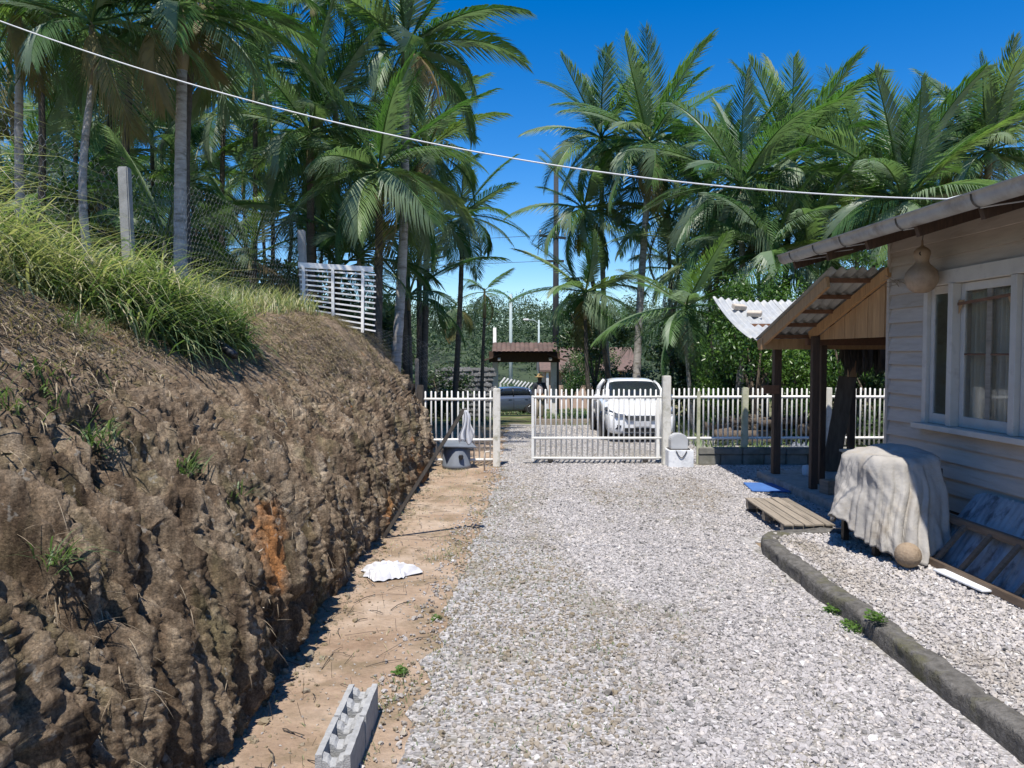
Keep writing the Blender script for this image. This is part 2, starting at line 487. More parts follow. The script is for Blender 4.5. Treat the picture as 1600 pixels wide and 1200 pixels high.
def gravel_ground(name, dark=1.0):
    m, nt, b = newmat(name)
    P = coords(nt, True)
    v = N(nt, 'ShaderNodeTexVoronoi'); v.inputs['Scale'].default_value = 38; nt.links.new(P, v.inputs['Vector'])
    c = ramp(nt, v.outputs['Color'], [(.15, (.17*dark, .16*dark, .15*dark)), (.5, (.36*dark, .34*dark, .33*dark)), (.9, (.52*dark, .5*dark, .48*dark))])
    nn = noise(nt, P, .9, 5, .65)
    c = mixc(nt, ramp(nt, nn, [(.52, (0, 0, 0)), (.68, (.8, .8, .8))]), c, (.19, .165, .1))
    nt.links.new(c, b.inputs['Base Color']); b.inputs['Roughness'].default_value = .95
    bump(nt, v.outputs['Distance'], b, 1.0, .02)
    return m
GB = gravel_ground('gravel_bed')
tag(link('driveway', npmesh('driveway', V, F, True), GB), kind='structure')

# --- loose stones as instances made inside geometry nodes
def stone_mat():
    m, nt, b = newmat('stone_chip')
    a = N(nt, 'ShaderNodeAttribute', attribute_name='tint', attribute_type='INSTANCER').outputs['Fac']
    g = N(nt, 'ShaderNodeAttribute', attribute_name='moss', attribute_type='INSTANCER').outputs['Fac']
    c = ramp(nt, a, [(0, (.13, .125, .12)), (.15, (.25, .24, .235)), (.4, (.39, .365, .355)), (.62, (.45, .425, .415)), (.8, (.51, .465, .42)), (.92, (.57, .545, .53)), (1, (.64, .625, .61))])
    n = noise(nt, coords(nt), 3.0, 4)
    c = mixc(nt, .6, c, ramp(nt, n, [(.3, (.75, .74, .72)), (.7, (1.15, 1.15, 1.15))]), 'MULTIPLY')
    c = mixc(nt, g, c, (.21, .165, .1))
    nt.links.new(c, b.inputs['Base Color']); b.inputs['Roughness'].default_value = .85
    b.inputs['Specular IOR Level'].default_value = .3
    return m
STONE = stone_mat()
def stone_nodes():
    ng = bpy.data.node_groups.new('stones', 'GeometryNodeTree')
    ng.interface.new_socket('Geometry', in_out='INPUT', socket_type='NodeSocketGeometry')
    ng.interface.new_socket('Geometry', in_out='OUTPUT', socket_type='NodeSocketGeometry')
    L = ng.links.new
    gi, go = ng.nodes.new('NodeGroupInput'), ng.nodes.new('NodeGroupOutput')
    join = ng.nodes.new('GeometryNodeGeometryToInstance')
    for k in range(5):
        ico = ng.nodes.new('GeometryNodeMeshIcoSphere'); ico.inputs['Radius'].default_value = 1.0; ico.inputs['Subdivisions'].default_value = 1 if k < 4 else 2
        sp = ng.nodes.new('GeometryNodeSetPosition')
        pos = ng.nodes.new('GeometryNodeInputPosition')
        nz = ng.nodes.new('ShaderNodeTexNoise'); nz.inputs['Scale'].default_value = 1.4; nz.inputs['Detail'].default_value = 0
        off = ng.nodes.new('ShaderNodeVectorMath'); off.operation = 'ADD'; off.inputs[1].default_value = (k*7.3, k*3.1+2, k*5.7)
        L(pos.outputs[0], off.inputs[0]); L(off.outputs[0], nz.inputs['Vector'])
        sub = ng.nodes.new('ShaderNodeVectorMath'); sub.operation = 'SUBTRACT'; sub.inputs[1].default_value = (.5, .5, .5)
        L(nz.outputs['Color'], sub.inputs[0])
        sc = ng.nodes.new('ShaderNodeVectorMath'); sc.operation = 'SCALE'; sc.inputs[3].default_value = 1.5
        L(sub.outputs[0], sc.inputs[0])
        L(ico.outputs['Mesh'], sp.inputs['Geometry']); L(sc.outputs[0], sp.inputs['Offset'])
        tr = ng.nodes.new('GeometryNodeTransform'); tr.inputs['Scale'].default_value = (1.0, .82, .7)
        L(sp.outputs[0], tr.inputs['Geometry'])
        sm = ng.nodes.new('GeometryNodeSetMaterial'); sm.inputs['Material'].default_value = STONE
        L(tr.outputs[0], sm.inputs[0])
        L(sm.outputs[0], join.inputs[0])
    m2p = ng.nodes.new('GeometryNodeMeshToPoints')
    L(gi.outputs[0], m2p.inputs[0])
    iop = ng.nodes.new('GeometryNodeInstanceOnPoints')
    L(m2p.outputs[0], iop.inputs['Points']); L(join.outputs[0], iop.inputs['Instance'])
    iop.inputs['Pick Instance'].default_value = True
    rv = ng.nodes.new('FunctionNodeRandomValue'); rv.data_type = 'FLOAT_VECTOR'
    rv.inputs[0].default_value = (-.7, -.7, 0); rv.inputs[1].default_value = (.7, .7, 6.28)
    e2r = ng.nodes.new('FunctionNodeEulerToRotation')
    L(rv.outputs[0], e2r.inputs[0]); L(e2r.outputs[0], iop.inputs['Rotation'])
    na = ng.nodes.new('GeometryNodeInputNamedAttribute'); na.data_type = 'FLOAT'; na.inputs[0].default_value = 'scl'
    L(na.outputs[0], iop.inputs['Scale'])
    L(iop.outputs[0], go.inputs[0])
    return ng
STNG = stone_nodes()
def stones(name, label, P, scl, tint, moss):
    me = bpy.data.meshes.new(name)
    me.vertices.add(len(P)); me.vertices.foreach_set('co', np.asarray(P, np.float32).ravel())
    for k, a in (('scl', scl), ('tint', tint), ('moss', moss)):
        at = me.attributes.new(k, 'FLOAT', 'POINT'); at.data.foreach_set('value', np.asarray(a, np.float32))
    o = link(name, me, STONE)
    md = o.modifiers.new('stones', 'NODES'); md.node_group = STNG
    return tag(o, label, 'gravel', kind='stuff')
def moss_mask(x, y):
    # tyre tracks stay clean, mossy strip between and beside them
    a = fbm(x*.8, y*.35, 31, 4)+.25*(fbm(x*4, y*2.4, 32, 3)-.5)
    strip = np.exp(-((x-.15)/.45)**2)*np.clip(1.2-(y-4)/7, 0.1, 1) + .75*np.exp(-((x-1.7)/.5)**2)*np.clip((y-5)/4, 0, 1)*np.clip((12.5-y)/3, 0, 1)
    edge_ = .7*np.exp(-((x+.45)/.3)**2)*np.clip(1.3-(y-4)/9, .2, 1)
    return np.clip((a-.47)*4.2 + strip*1.15 + edge_*1.2 - .2, 0, 1)
def gravel_pts(n, x0, x1, y0, y1, edge=True, seed=1):
    r = np.random.default_rng(seed)
    x = r.uniform(x0, x1, n); y = r.uniform(y0, y1, n)
    mk = moss_mask(x, y)
    keep = r.random(n) > mk*.42
    if edge:
        dl = x - drive_left(y)
        keep &= r.random(n) < np.clip((dl+.22)/.62, 0, 1)**1.3
    x, y, mk = x[keep], y[keep], mk[keep]
    s = np.clip(r.lognormal(math.log(.0112), .4, len(x)), .004, .03)
    tint = np.clip(.06*np.exp(-((np.abs(x-.95)-.75)/.28)**2)+r.normal(.44, .21, len(x)) + .3*(fbm(x*1.3, y*.7, 77, 3)-.5), 0, 1)
    ms = np.clip(mk*r.uniform(.1, 1.0, len(x)), 0, .85)
    ms = np.where(r.random(len(x)) < .22, ms*.3, ms)
    return x, y, s, tint, ms
parts = [gravel_pts(26000, -1.0, 2.62, 2.6, 6.0, seed=1), gravel_pts(42000, -.9, 2.62, 6.0, 14.6, seed=2), gravel_pts(22000, 2.62, 5.0, 8.75, 14.35, False, 3)]
x, y, s, t, ms = [np.concatenate([p[i] for p in parts]) for i in range(5)]
stones('loose_gravel', 'pale crushed stone covering the driveway up to the gate', np.stack([x, y, gz(y)+.008+s*.12], 1), s, t, ms)
x, y, s, t, ms = gravel_pts(17000, -.5, 8.0, 14.6, 23, True, 4)
s = s*1.15
stones('loose_gravel', 'pale crushed stone on the yard beyond the gate around the car', np.stack([x, y, gz(y)+.008+s*.12], 1), s, t, ms*.5)
# scattered chips on the dirt strip
r = np.random.default_rng(8)
n = 900
x = -1.5+r.random(n)**.6*0.95; y = r.uniform(3, 14, n)
s = r.uniform(.004, .013, n)
stones('loose_gravel', 'sparse stone chips strewn over the orange dirt strip', np.stack([x, y, gz(y)+.002+s*.1], 1), s, r.uniform(.2, .9, n), r.uniform(.2, .7, n))

n = 2600
x = -1.62+np.abs(r.normal(0, .2, n)); y = r.uniform(3, 14, n)
s = np.clip(r.lognormal(math.log(.007), .6, n), .003, .035)
stones('soil_clods', 'crumbled soil clods fallen along the foot of the bank', np.stack([x, y, gz(y)+s*.2], 1), s, r.uniform(.1, .5, n), r.uniform(.75, 1.0, n))
# --- kerb and gravel bed by the house
BEDZ = .13
kerb_path = [(2.77, -3), (2.76, 1.0), (2.75, 2.6), (2.75, 3.4), (2.77, 4.2), (2.76, 5.0), (2.78, 5.8), (2.75, 6.6), (2.76, 7.4), (2.77, 7.95), (2.84, 8.25), (2.99, 8.42), (3.25, 8.5), (3.7, 8.53), (4.2, 8.55)]
def dense(path, step):
    out = []
    for a, b_ in zip(path[:-1], path[1:]):
        a, b_ = Vector(a), Vector(b_)
        k = max(1, int((b_-a).length/step))
        out += [a.lerp(b_, i/k) for i in range(k)]
    return out + [Vector(path[-1])]
kp = dense(kerb_path, .04)
prof = [(-.092, -.05), (-.092, .04), (-.091, .09), (-.088, .126), (-.076, .139), (-.03, .142), (.01, .143), (.045, .142), (.068, .139), (.08, .126), (.084, .05)]
V, F = [], []
for i, p in enumerate(kp):
    t = (kp[min(i+1, len(kp)-1)]-kp[max(i-1, 0)]).normalized()
    nrm = Vector((t.y, -t.x))
    for j, (a, z) in enumerate(prof):
        q = p + nrm*(a + .016*(float(fbm(i*.3, j*.6, 3, 4))-.5)*2 + (.014 if (i % 31 == 0 and a < 0) else 0))
        V.append((q.x, q.y, z + (.024*(float(fbm(i*.3, j*.5, 4, 4))-.5)*2 - (.02 if i % 31 == 0 else 0) if z > 0 else 0)))
k = len(prof)
for i in range(len(kp)-1):
    for j in range(k-1):
        F.append((i*k+j, i*k+j+1, (i+1)*k+j+1, (i+1)*k+j))
tag(link('kerb', npmesh('kerb', V, F, False), MATS['kerb_concrete']), kind='structure')
mb = MB()
mb.add([(2.8, -4, BEDZ-.02), (6.2, -4, BEDZ-.02), (6.2, 8.6, BEDZ-.02), (2.8, 8.4, BEDZ-.02)], [(0, 1, 2, 3)])
tag(mb.build('gravel_bed', GB), kind='structure')
r = np.random.default_rng(6)
n = 17000
x = r.uniform(2.86, 4.75, n); y = r.uniform(3.4, 8.46, n)
mk = np.clip((fbm(x*1.6, y*.9, 51, 4)-.55)*3 + .6*np.exp(-((x-3.05)/.2)**2), 0, 1)
kk = r.random(n) > mk*.3
x, y, mk = x[kk], y[kk], mk[kk]
s = np.clip(r.lognormal(math.log(.0122), .36, len(x)), .006, .03)
stones('loose_gravel', 'whitish crushed stone in the bed between kerb and house', np.stack([x, y, np.full(len(x), BEDZ-.014)+s*.15], 1), s, np.clip(r.normal(.6, .2, len(x)), 0, 1), mk*.45)

# --- eroded earth bank
ss = np.concatenate([np.arange(0, 3.1, .0092), np.arange(3.1, 4.6, .035), np.linspace(4.6, 9, 26), np.linspace(9.6, SL[-1], 14)])
yy = np.concatenate([np.array([-8, -5, -2, 0]), np.arange(1.5, 2.8, .06), np.arange(2.8, 6.8, .0085), np.arange(6.8, 10, .015), np.arange(10, 14.8, .026), np.arange(14.8, 19, .1), np.linspace(19.5, 60, 30)])
S, Y = np.meshgrid(ss, yy)
off = np.interp(S, SL, PX); z0 = np.interp(S, SL, PZ)
sc = bank_scale(Y)
X = bank_foot(Y) - off*bank_wide(Y)
Z = np.where(z0 > 0, z0*sc, z0) + gz(Y)*np.clip(1-off/8, 0, 1)
dx = np.gradient(X, axis=1); dz = np.gradient(Z, axis=1)
ln = np.hypot(dx, dz)+1e-9
nxn, nzn = dz/ln, -dx/ln
nxn = np.clip(nxn*.9+.05, -1, 1)
# warp coordinates so that clefts wander
wy = Y + .09*(fbm(Y*1.7, S*1.4, 3, 3)-.5)*2
wsl = S + .10*(fbm(Y*2.2, S*2.0, 4, 3)-.5)*2
lower = np.clip((2.75-S)/.9, 0, 1)
lower = lower*lower*(3-2*lower)
foot = np.clip(S/.22, .25, 1)
f1, f2 = worley(wy*3.1, wsl*.75, 1)
big = np.clip(1-f1*1.15, 0, 1)**.6*np.clip((f2-f1)*3.2, 0, 1)**.5
f1, f2 = worley(wy*8.5+wsl*.5, wsl*1.15, 2)
mid = np.clip(1-f1*1.1, 0, 1)**.7*np.clip((f2-f1)*3.0, 0, 1)**.5
rid = 1-np.abs(2*fbm(wy*6, wsl*.45, 8, 3)-1)
rid2 = 1-np.abs(2*fbm(wy*17, wsl*.95, 12, 3)-1)
fw1, fw2 = worley(wy*19, wsl*2.6, 29)
sml = np.clip(1-fw1, 0, 1)*np.clip((fw2-fw1)*3, 0, 1)**.5
cl = np.clip(1-np.abs(fbm(wy*3.6, wsl*.75, 37, 3)-.5)*15, 0, 1)*np.clip(vn(wy*1.3, wsl*1.1, 38)*2-.5, 0, 1)
stk = 1-np.abs(2*fbm(wy*44, wsl*2.6, 39, 2)-1)
f1, f2 = worley(wy*26, wsl*17, 5)
gran = np.clip(1-f1, 0, 1)
D = lower*foot*(.16*(big-.5) + .09*(mid-.45) - .035 + .25*(rid-.7) + .15*(rid2-.7) + .06*(sml-.3) + .06*(stk-.7) - .24*cl) + (.35+.65*lower)*(.035*gran + .075*(fbm(Y*21, S*12, 14, 4)-.5))
crumb = worley(wy*48, wsl*30, 71)[0]
micro = .030*(fbm(wy*62, wsl*11, 72, 3)-.5) + .026*(fbm(Y*55, S*48, 73, 2)-.5) - .018*(crumb-.4)
D += (.3+.7*lower)*np.clip(S/.1, 0, 1)*micro*(.35+1.3*vn(wy*3.3, wsl*3.0, 74))
D += .22*(fbm(Y*.8, S*.7, 19, 3)-.5)*np.clip(S/.5, 0, 1)*np.clip((9-S)/3, 0, 1)
D += (1-lower)*np.clip((7-S)/3, 0, 1)*(.05*(fbm(Y*4, S*3, 23, 4)-.5)*2)
fade = np.clip((18.5-Y)/3.5, 0, 1)
D *= fade
X2 = X + nxn*D; Z2 = Z + nzn*D
V = np.stack([X2.ravel(), Y.ravel(), Z2.ravel()], 1)
ns, nyb = len(ss), len(yy)
idx = (np.arange(nyb-1)[:, None]*ns + np.arange(ns-1)[None, :]).ravel()
F = np.stack([idx, idx+ns, idx+ns+1, idx+1], 1)
BANK_V = V.reshape(nyb, ns, 3)
m, nt, b = newmat('earth')
P = coords(nt, True)
PS = mapping(nt, P, (1.2, 1.6, .3))
n1 = noise(nt, PS, 5, 6, .65); n2 = noise(nt, P, 28, 5, .7); n3 = noise(nt, P, 1.1, 5, .6); n4 = noise(nt, PS, 2.4, 5, .6)
c = ramp(nt, n1, [(.32, (.06, .042, .028)), (.44, (.155, .112, .076)), (.55, (.26, .2, .14)), (.68, (.42, .345, .255))])
c = mixc(nt, ramp(nt, n4, [(.52, (0, 0, 0)), (.66, (.7, .7, .7))]), c, (.18, .155, .085))
c = mixc(nt, ramp(nt, n3, [(.62, (0, 0, 0)), (.7, (.85, .85, .85))]), c, (.4, .18, .065))
c = mixc(nt, .75, c, ramp(nt, n2, [(.25, (.5, .48, .46)), (.5, (1, 1, 1)), (.75, (1.5, 1.45, 1.35))]), 'MULTIPLY')
n6 = noise(nt, mapping(nt, P, (1, 1.4, .22)), 20, 5, .7)
c = mixc(nt, .75, c, ramp(nt, n6, [(.34, (.4, .38, .36)), (.5, (1, 1, 1)), (.66, (1.5, 1.46, 1.4))]), 'MULTIPLY')
n5 = noise(nt, P, 80, 4, .7)
c = mixc(nt, .8, c, ramp(nt, n5, [(.3, (.45, .43, .42)), (.5, (1, 1, 1)), (.7, (1.6, 1.55, 1.5))]), 'MULTIPLY')
# straw-coloured upper slope
sep = N(nt, 'ShaderNodeSeparateXYZ'); nt.links.new(P, sep.inputs[0])
mr = N(nt, 'ShaderNodeMapRange'); mr.inputs[1].default_value = 1.5; mr.inputs[2].default_value = 2.3
nt.links.new(sep.outputs[2], mr.inputs[0])
mm = N(nt, 'ShaderNodeMath', operation='MULTIPLY'); nt.links.new(mr.outputs[0], mm.inputs[0])
nt.links.new(ramp(nt, n1, [(.35, (.2, .2, .2)), (.6, (.85, .85, .85))]), mm.inputs[1])
c = mixc(nt, mm.outputs[0], c, ramp(nt, n2, [(.3, (.13, .09, .06)), (.7, (.36, .27, .19))]))
# pale lichen and quartz specks
v = N(nt, 'ShaderNodeTexVoronoi'); v.inputs['Scale'].default_value = 7.5; nd = N(nt, 'ShaderNodeTexNoise'); nd.inputs['Scale'].default_value = 22; nt.links.new(P, nd.inputs['Vector'])
va = N(nt, 'ShaderNodeVectorMath', operation='MULTIPLY_ADD'); va.inputs[1].default_value = (.18, .18, .18); nt.links.new(nd.outputs['Color'], va.inputs[0]); nt.links.new(P, va.inputs[2]); nt.links.new(va.outputs[0], v.inputs['Vector'])
c = mixc(nt, ramp(nt, v.outputs['Distance'], [(.1, (.7, .7, .7)), (.2, (0, 0, 0))]), c, (.38, .35, .3))
nt.links.new(c, b.inputs['Base Color']); b.inputs['Roughness'].default_value = .97; b.inputs['Specular IOR Level'].default_value = .15
bump(nt, noise(nt, P, 55, 8, .75), b, 1.0, .03)
EARTH = m
tag(link('earth_bank', npmesh('earth_bank', V, F, True), EARTH), kind='structure')
def bank_pts(n, s0, s1, y0, y1, rng):
    """random surface points on the displaced bank (bilinear on the stored grid)"""
    s_ = rng.uniform(s0, s1, n); y_ = rng.uniform(y0, y1, n)
    i = np.clip(np.searchsorted(yy, y_)-1, 0, nyb-2); j = np.clip(np.searchsorted(ss, s_)-1, 0, ns-2)
    fy = ((y_-yy[i])/(yy[i+1]-yy[i]))[:, None]; fs = ((s_-ss[j])/(ss[j+1]-ss[j]))[:, None]
    return (BANK_V[i, j]*(1-fy)+BANK_V[i+1, j]*fy)*(1-fs) + (BANK_V[i, j+1]*(1-fy)+BANK_V[i+1, j+1]*fy)*fs, s_, y_

# --- blades of grass as one mesh
def blades(name, P, L, width, lean, tint, rng, droop=0.9, segs=3, m='grass_blade', bias=None, label=None, flat=0.0):
    n = len(P)
    az = rng.uniform(0, 2*np.pi, n)
    d = np.stack([np.cos(az), np.sin(az), np.zeros(n)], 1)
    if bias is not None: d = d + np.asarray(bias)[None, :]; d /= np.linalg.norm(d, axis=1)[:, None]+1e-9
    side = np.stack([-d[:, 1], d[:, 0], d[:, 2]*0], 1)
    a0 = lean
    pos = P.copy()
    VV, TT = [], []
    k = segs
    for i in range(k+1):
        t = i/k
        wd = width*(1-t**1.5)*(.55+.9*min(t*2.5, 1))*.5
        if i == k: VV.append(pos.copy()[:, None, :])
        else: VV.append(np.stack([pos-side*wd[:, None], pos+side*wd[:, None]], 1))
        ang = a0 + droop*t*1.35
        step = (L/k)[:, None]
        pos = pos + step*(d*np.sin(ang)[:, None] + np.array([0, 0, 1.0])*np.cos(ang)[:, None])
    V = np.concatenate(VV, 1)
    nv = V.shape[1]
    F = []
    for i in range(k):
        if i < k-1: F += [(2*i, 2*i+1, 2*i+3), (2*i, 2*i+3, 2*i+2)]
        else: F += [(2*i, 2*i+1, 2*i+2)]
    F = np.array(F)
    F = (np.arange(n)[:, None, None]*nv + F[None]).reshape(-1, 3)
    me = npmesh(name, V.reshape(-1, 3), F, True, np.repeat(tint, nv))
    return tag(link(name, me, MATS[m]), label, 'grass', kind='stuff')

# ================================================================== FENCE AND GATE
def picket_mesh(h, r=.017):
    return MB().tube([(0, 0, 0), (0, 0, h-.012), (0, 0, h)], [r, r, r*.55], 8).mesh('picket', True)
def fence_run(name, label, x0, x1, Y0, Y1, zb, ztop, rails, n, cat='fence', skip=(), r=.017, mat_='white_paint', railr=.026):
    root = empty(name, (x0, Y0, 0))
    tag(root, label, cat)
    d = Vector((x1-x0, Y1-Y0, 0))
    pm = picket_mesh(ztop-zb, r)
    for i in range(n):
        t = (i+.5)/n
        link('picket', pm, MATS[mat_], root, loc=(d.x*t, d.y*t, zb+random.uniform(-.006, .012)), rot=(random.uniform(-.008, .008), random.uniform(-.01, .01), random.random()*6))
    for z in rails:
        rail = MB().tube([(0, -.004, z), (d.x*.5, d.y*.5-.004, z+random.uniform(-.006, .006)), (d.x, d.y-.004, z)], railr, 10).build('rail', MATS[mat_], root, True)
    return root
GY = 14.62
# left fixed section, against the bank
xl = atY(661, 700, 14.35).x; xr = atY(770, 700, 14.35).x
fence_run('picket_fence', 'short white picket fence section between earth bank and gate opening', xl, xr, 14.32, 14.36, .03, 1.43, (.12, .5, 1.28), 13)
# sliding gate
x0, x1 = atY(832, 700, GY).x, atY(1037, 700, GY).x
g = fence_run('sliding_gate', 'white metal picket gate slid half open across the driveway', x0, x1, GY+.03, GY+.03, .1, 1.45, (.11, .5, 1.3), 25, 'gate')
MB().box(-.02, .03, -.025, .025, .06, 1.33).build('frame_post', MATS['white_paint'], g, bevel=.004)
MB().box(x1-x0-.14, x1-x0-.08, -.025, .025, .08, 1.33).build('frame_post', MATS['white_paint'], g, bevel=.004)
for sx in (.35, x1-x0-.35):
    MB().lathe([(.02, -.02), (.055, -.018), (.055, .018), (.02, .02)], 14, (sx, 0, .068), 'y').build('roller', MATS['chain'], g, True)
tr = MB().box(x0-.2, 6.2, GY+.005, GY+.055, .0, .02).build('gate_track', MATS['chain'])
tag(tr, 'rusty steel rail on the ground under the sliding gate', 'rail')
def post(name, label, x, Y, z0, z1, w, m, cap=.0, tilt=(0, 0), cat='post'):
    me = MB().box(-w/2, w/2, -w/2, w/2, 0, z1-z0).mesh(name, bevel=.012)
    for v_ in me.vertices:
        v_.co.x += .006*math.sin(v_.co.z*9+x); v_.co.y += .005*math.cos(v_.co.z*7)
    o = link(name, me, MATS[m], loc=(x, Y, z0), rot=(tilt[0], tilt[1], .02))
    return tag(o, label, cat)
post('gate_post', 'weathered white concrete post at the end of the short fence section', atY(776, 680, 14.25).x, 14.25, 0, 1.49, .135, 'post_paint')
post('gate_post', 'tall chipped white post behind the grey gate motor', atY(1041, 680, 14.5).x, 14.5, 0, 1.72, .15, 'post_paint')
post('fence_post', 'dark weathered timber post where bank meets short white fence', atY(655, 640, 14.3).x, 14.3, .3, 1.55, .12, 'stake_wood', tilt=(0, .02))
post('fence_post', 'grey slim timber post holding the end of the wire mesh', atY(652, 600, 14.55).x, 14.55, .6, 2.05, .07, 'grey_wood')
# right-hand run on its block wall
WT = .33
xa = atY(1049, 690, GY).x; xb = 7.9
fence_run('picket_fence', 'long white picket fence on the low block wall', xa, xb, GY, GY+.12, WT+.02, 1.47, (.5, 1.3), 50)
for u, lab, m in ((1091, 'thin yellowish post of long picket fence beside the gate motor', 'moss_post'), (1163, 'algae stained concrete post of long picket fence', 'moss_post'), (1293, 'clean white post of long picket fence seen through the porch', 'post_paint')):
    xx = atY(u, 690, GY-.05).x
    post('fence_post', lab, xx, GY-.06, .0 if u == 1091 else WT, 1.49 if u != 1091 else 1.42, .11 if u != 1091 else .06, m)
bw = empty('block_wall', (xa+.5, GY-.05, 0)); tag(bw, 'low grey block wall under the long picket fence', 'wall')
bl = .42
bm_ = MB().box(.006, bl-.006, -.1, .1, .006, .2).mesh('block', bevel=.012)
cm_ = MB().box(.004, bl*2-.004, -.115, .115, 0, .12).mesh('cap_block', bevel=.012)
xq = 0
while xa+.5+xq < 7.9:
    link('block', bm_, MATS['old_wall'], bw, loc=(xq, 0, 0), rot=(0, 0, random.uniform(-.012, .012)))
    xq += bl
xq = 0
while xa+.5+xq < 7.8:
    link('cap_block', cm_, MATS['old_wall'], bw, loc=(xq, 0, .205), rot=(0, 0, random.uniform(-.01, .01)))
    xq += bl*2
# gate motor on its pedestal
mx = atY(1060, 710, 14.35).x
pd = MB().box(-.235, .235, -.2, .2, 0, .33).build('motor_pedestal', MATS['whitewash'], bevel=.012, loc=(mx, 14.3, 0))
tag(pd, 'whitewashed concrete plinth carrying the gate motor', 'plinth')
gm = empty('gate_motor', (mx-.02, 14.3, .332)); tag(gm, 'light grey sliding gate motor with rounded cover on plinth', 'motor')
prof_ = [(-.16, 0), (.16, 0), (.16, .2), (.13, .265), (.06, .3), (-.06, .3), (-.13, .265), (-.16, .2)]
vsx = [(x, -.13, z) for x, z in prof_]+[(x, .13, z) for x, z in prof_]
fs = [tuple(range(8)), tuple(range(15, 7, -1))]+[(i, (i+1) % 8, 8+(i+1) % 8, 8+i) for i in range(8)]
MB().add(vsx, fs).build('cover', MATS['motor_cover'], gm, bevel=.015)
MB().box(-.19, .2, -.15, .15, -.0, .018).build('base_plate', MATS['chain'], gm)
ch = MB().tube([(mx-.1+.2*t, 14.085, .325-.13*math.sin(math.pi*t)-.0*t) for t in [i/14 for i in range(15)]], .008, 6).build('chain', MATS['chain'], None, True)
tag(ch, 'short slack steel chain hanging in front of the white plinth', 'chain')

# ================================================================== HOUSE  (local x: into the house, y: along the wall, away from camera)
TH = math.atan(53/1180.0)
HC = Vector((5.0-.0449*9.17, 9.17, 0))
def house_root(name, label, cat, group=None):
    e = empty(name, HC, TH); tag(e, label, cat, group); return e
house = house_root('wooden_house', 'weathered clapboard house with wide eave and gutter', 'house')
Z0, ZT, PITCHB = .5, 3.62, .168
YN = -9.0
MB().box(.045, .09, YN, -.01, .45, 1.37).build('wall_core', MATS['interior'], house)
MB().box(.045, .09, YN, -2.78, 1.37, 3.6).build('wall_core', MATS['interior'], house)
MB().box(.045, .09, -2.78, -.01, 2.9, 3.6).build('wall_core', MATS['interior'], house)
MB().box(.045, .09, -.72, -.01, 1.37, 2.9).build('wall_core', MATS['interior'], house)
MB().box(.045, 6.5, -.045, -.01, .45, 3.6).build('end_wall', MATS['siding'], house)
MB().box(.12, 6.4, YN+.1, -.2, .42, .5).build('floor_beam', MATS['dark_wood'], house)
MB().box(2.8, 2.85, YN+.1, -.1, .5, 3.5).build('inner_wall', MATS['interior'], house)
WY0, WY1, WZ0, WZ1 = -.74, -2.76, 1.38, 2.88
def board(y0, y1, z, h=PITCHB+.012, wob=0.0):
    # clapboard: bottom edge proud, top edge tucked under the next one; mesh unique because lengths differ
    n = max(2, int(abs(y1-y0)/.35))
    V, F = [], []
    s1 = random.random()*9
    for i in range(n+1):
        y = y0+(y1-y0)*i/n
        wv = .004*math.sin(y*1.7+s1)+.003*math.sin(y*4.1+s1*2)
        V += [(.012, y, z+h), (-.027+wv*.5, y, z+wv), (-.002, y, z+wv), (.03, y, z+h)]
    for i in range(n):
        a, c_ = i*4, i*4+4
        for k in range(4): F.append((a+k, a+(k+1) % 4, c_+(k+1) % 4, c_+k))
    F += [(3, 2, 1, 0), (n*4, n*4+1, n*4+2, n*4+3)]
    return MB().add(V, F).build('clapboard', MATS['siding'], house)
z = Z0
while z < ZT-.05:
    if z+PITCHB*.6 > WZ0-.05 and z+.02 < WZ1+.06 and not (z > WZ1+.04):
        board(0, WY0+.0, z); board(WY1, YN, z)
    else:
        cut = random.choice([-3.2, -4.1, -5.2])
        board(0, cut, z); board(cut-.004, YN, z)
    z += PITCHB
MB().box(-.03, .04, -.002, .05, .45, 3.6).build('corner_board', MATS['siding'], house)
# window: frame, side lights, centre sashes
def tb(name, y0, y1, z0, z1, x0=-.05, x1=.05, m='trim', parent=None):
    return MB().box(x0, x1, min(y0, y1), max(y0, y1), z0, z1).build(name, MATS[m], parent or house, bevel=.004, seg=1)
win = MB().box(-.045, .08, WY0-.075, WY0+.003, WZ0, WZ1).build('window', MATS['trim'], house, bevel=.004)
win['label'] = 'three-part wooden window with curtains behind the centre sashes'
tb('casing', WY1-.003, WY1+.075, WZ0, WZ1, -.045, .08, parent=win)
tb('casing', WY0+.02, WY1-.02, WZ1+.001, WZ1+.152, -.052, .06, parent=win)
tb('sill', WY0+.06, WY1-.06, WZ0-.06, WZ0-.001, -.13, .07, parent=win)
def sash(y0, y1, x, stiles=(), midrail=None, w_=.06, wb=.11):
    y0, y1 = max(y0, y1), min(y0, y1)
    z0, z1 = WZ0+.004, WZ1-.004
    f = tb('sash', y0, y0-w_, z0, z1, x, x+.035, parent=win)
    tb('sash', y1+w_, y1, z0, z1, x, x+.035, parent=win)
    tb('sash_rail', y0-w_-.001, y1+w_+.001, z0, z0+wb, x+.001, x+.034, parent=win)
    tb('sash_rail', y0-w_-.001, y1+w_+.001, z1-.085, z1, x+.001, x+.034, parent=win)
    MB().box(x+.013, x+.019, y1+w_-.005, y0-w_+.005, z0+wb-.005, z1-.08).build('pane', MATS['window_glass'], win)
    for s_ in stiles: tb('stile', s_+.035, s_-.035, z0+wb, z1-.085, x+.002, x+.033, m='grey_wood', parent=win)
    if midrail: tb('glazing_bar', y0-w_, y1+w_, midrail-.01, midrail+.01, x+.003, x+.03, m='red_wood', parent=win)
sash(-.82, -1.215, -.005)
tb('mullion', -1.22, -1.30, WZ0+.002, WZ1-.002, -.075, .05, parent=win)
sash(-1.305, -2.13, .015, (-1.735,), 2.14)
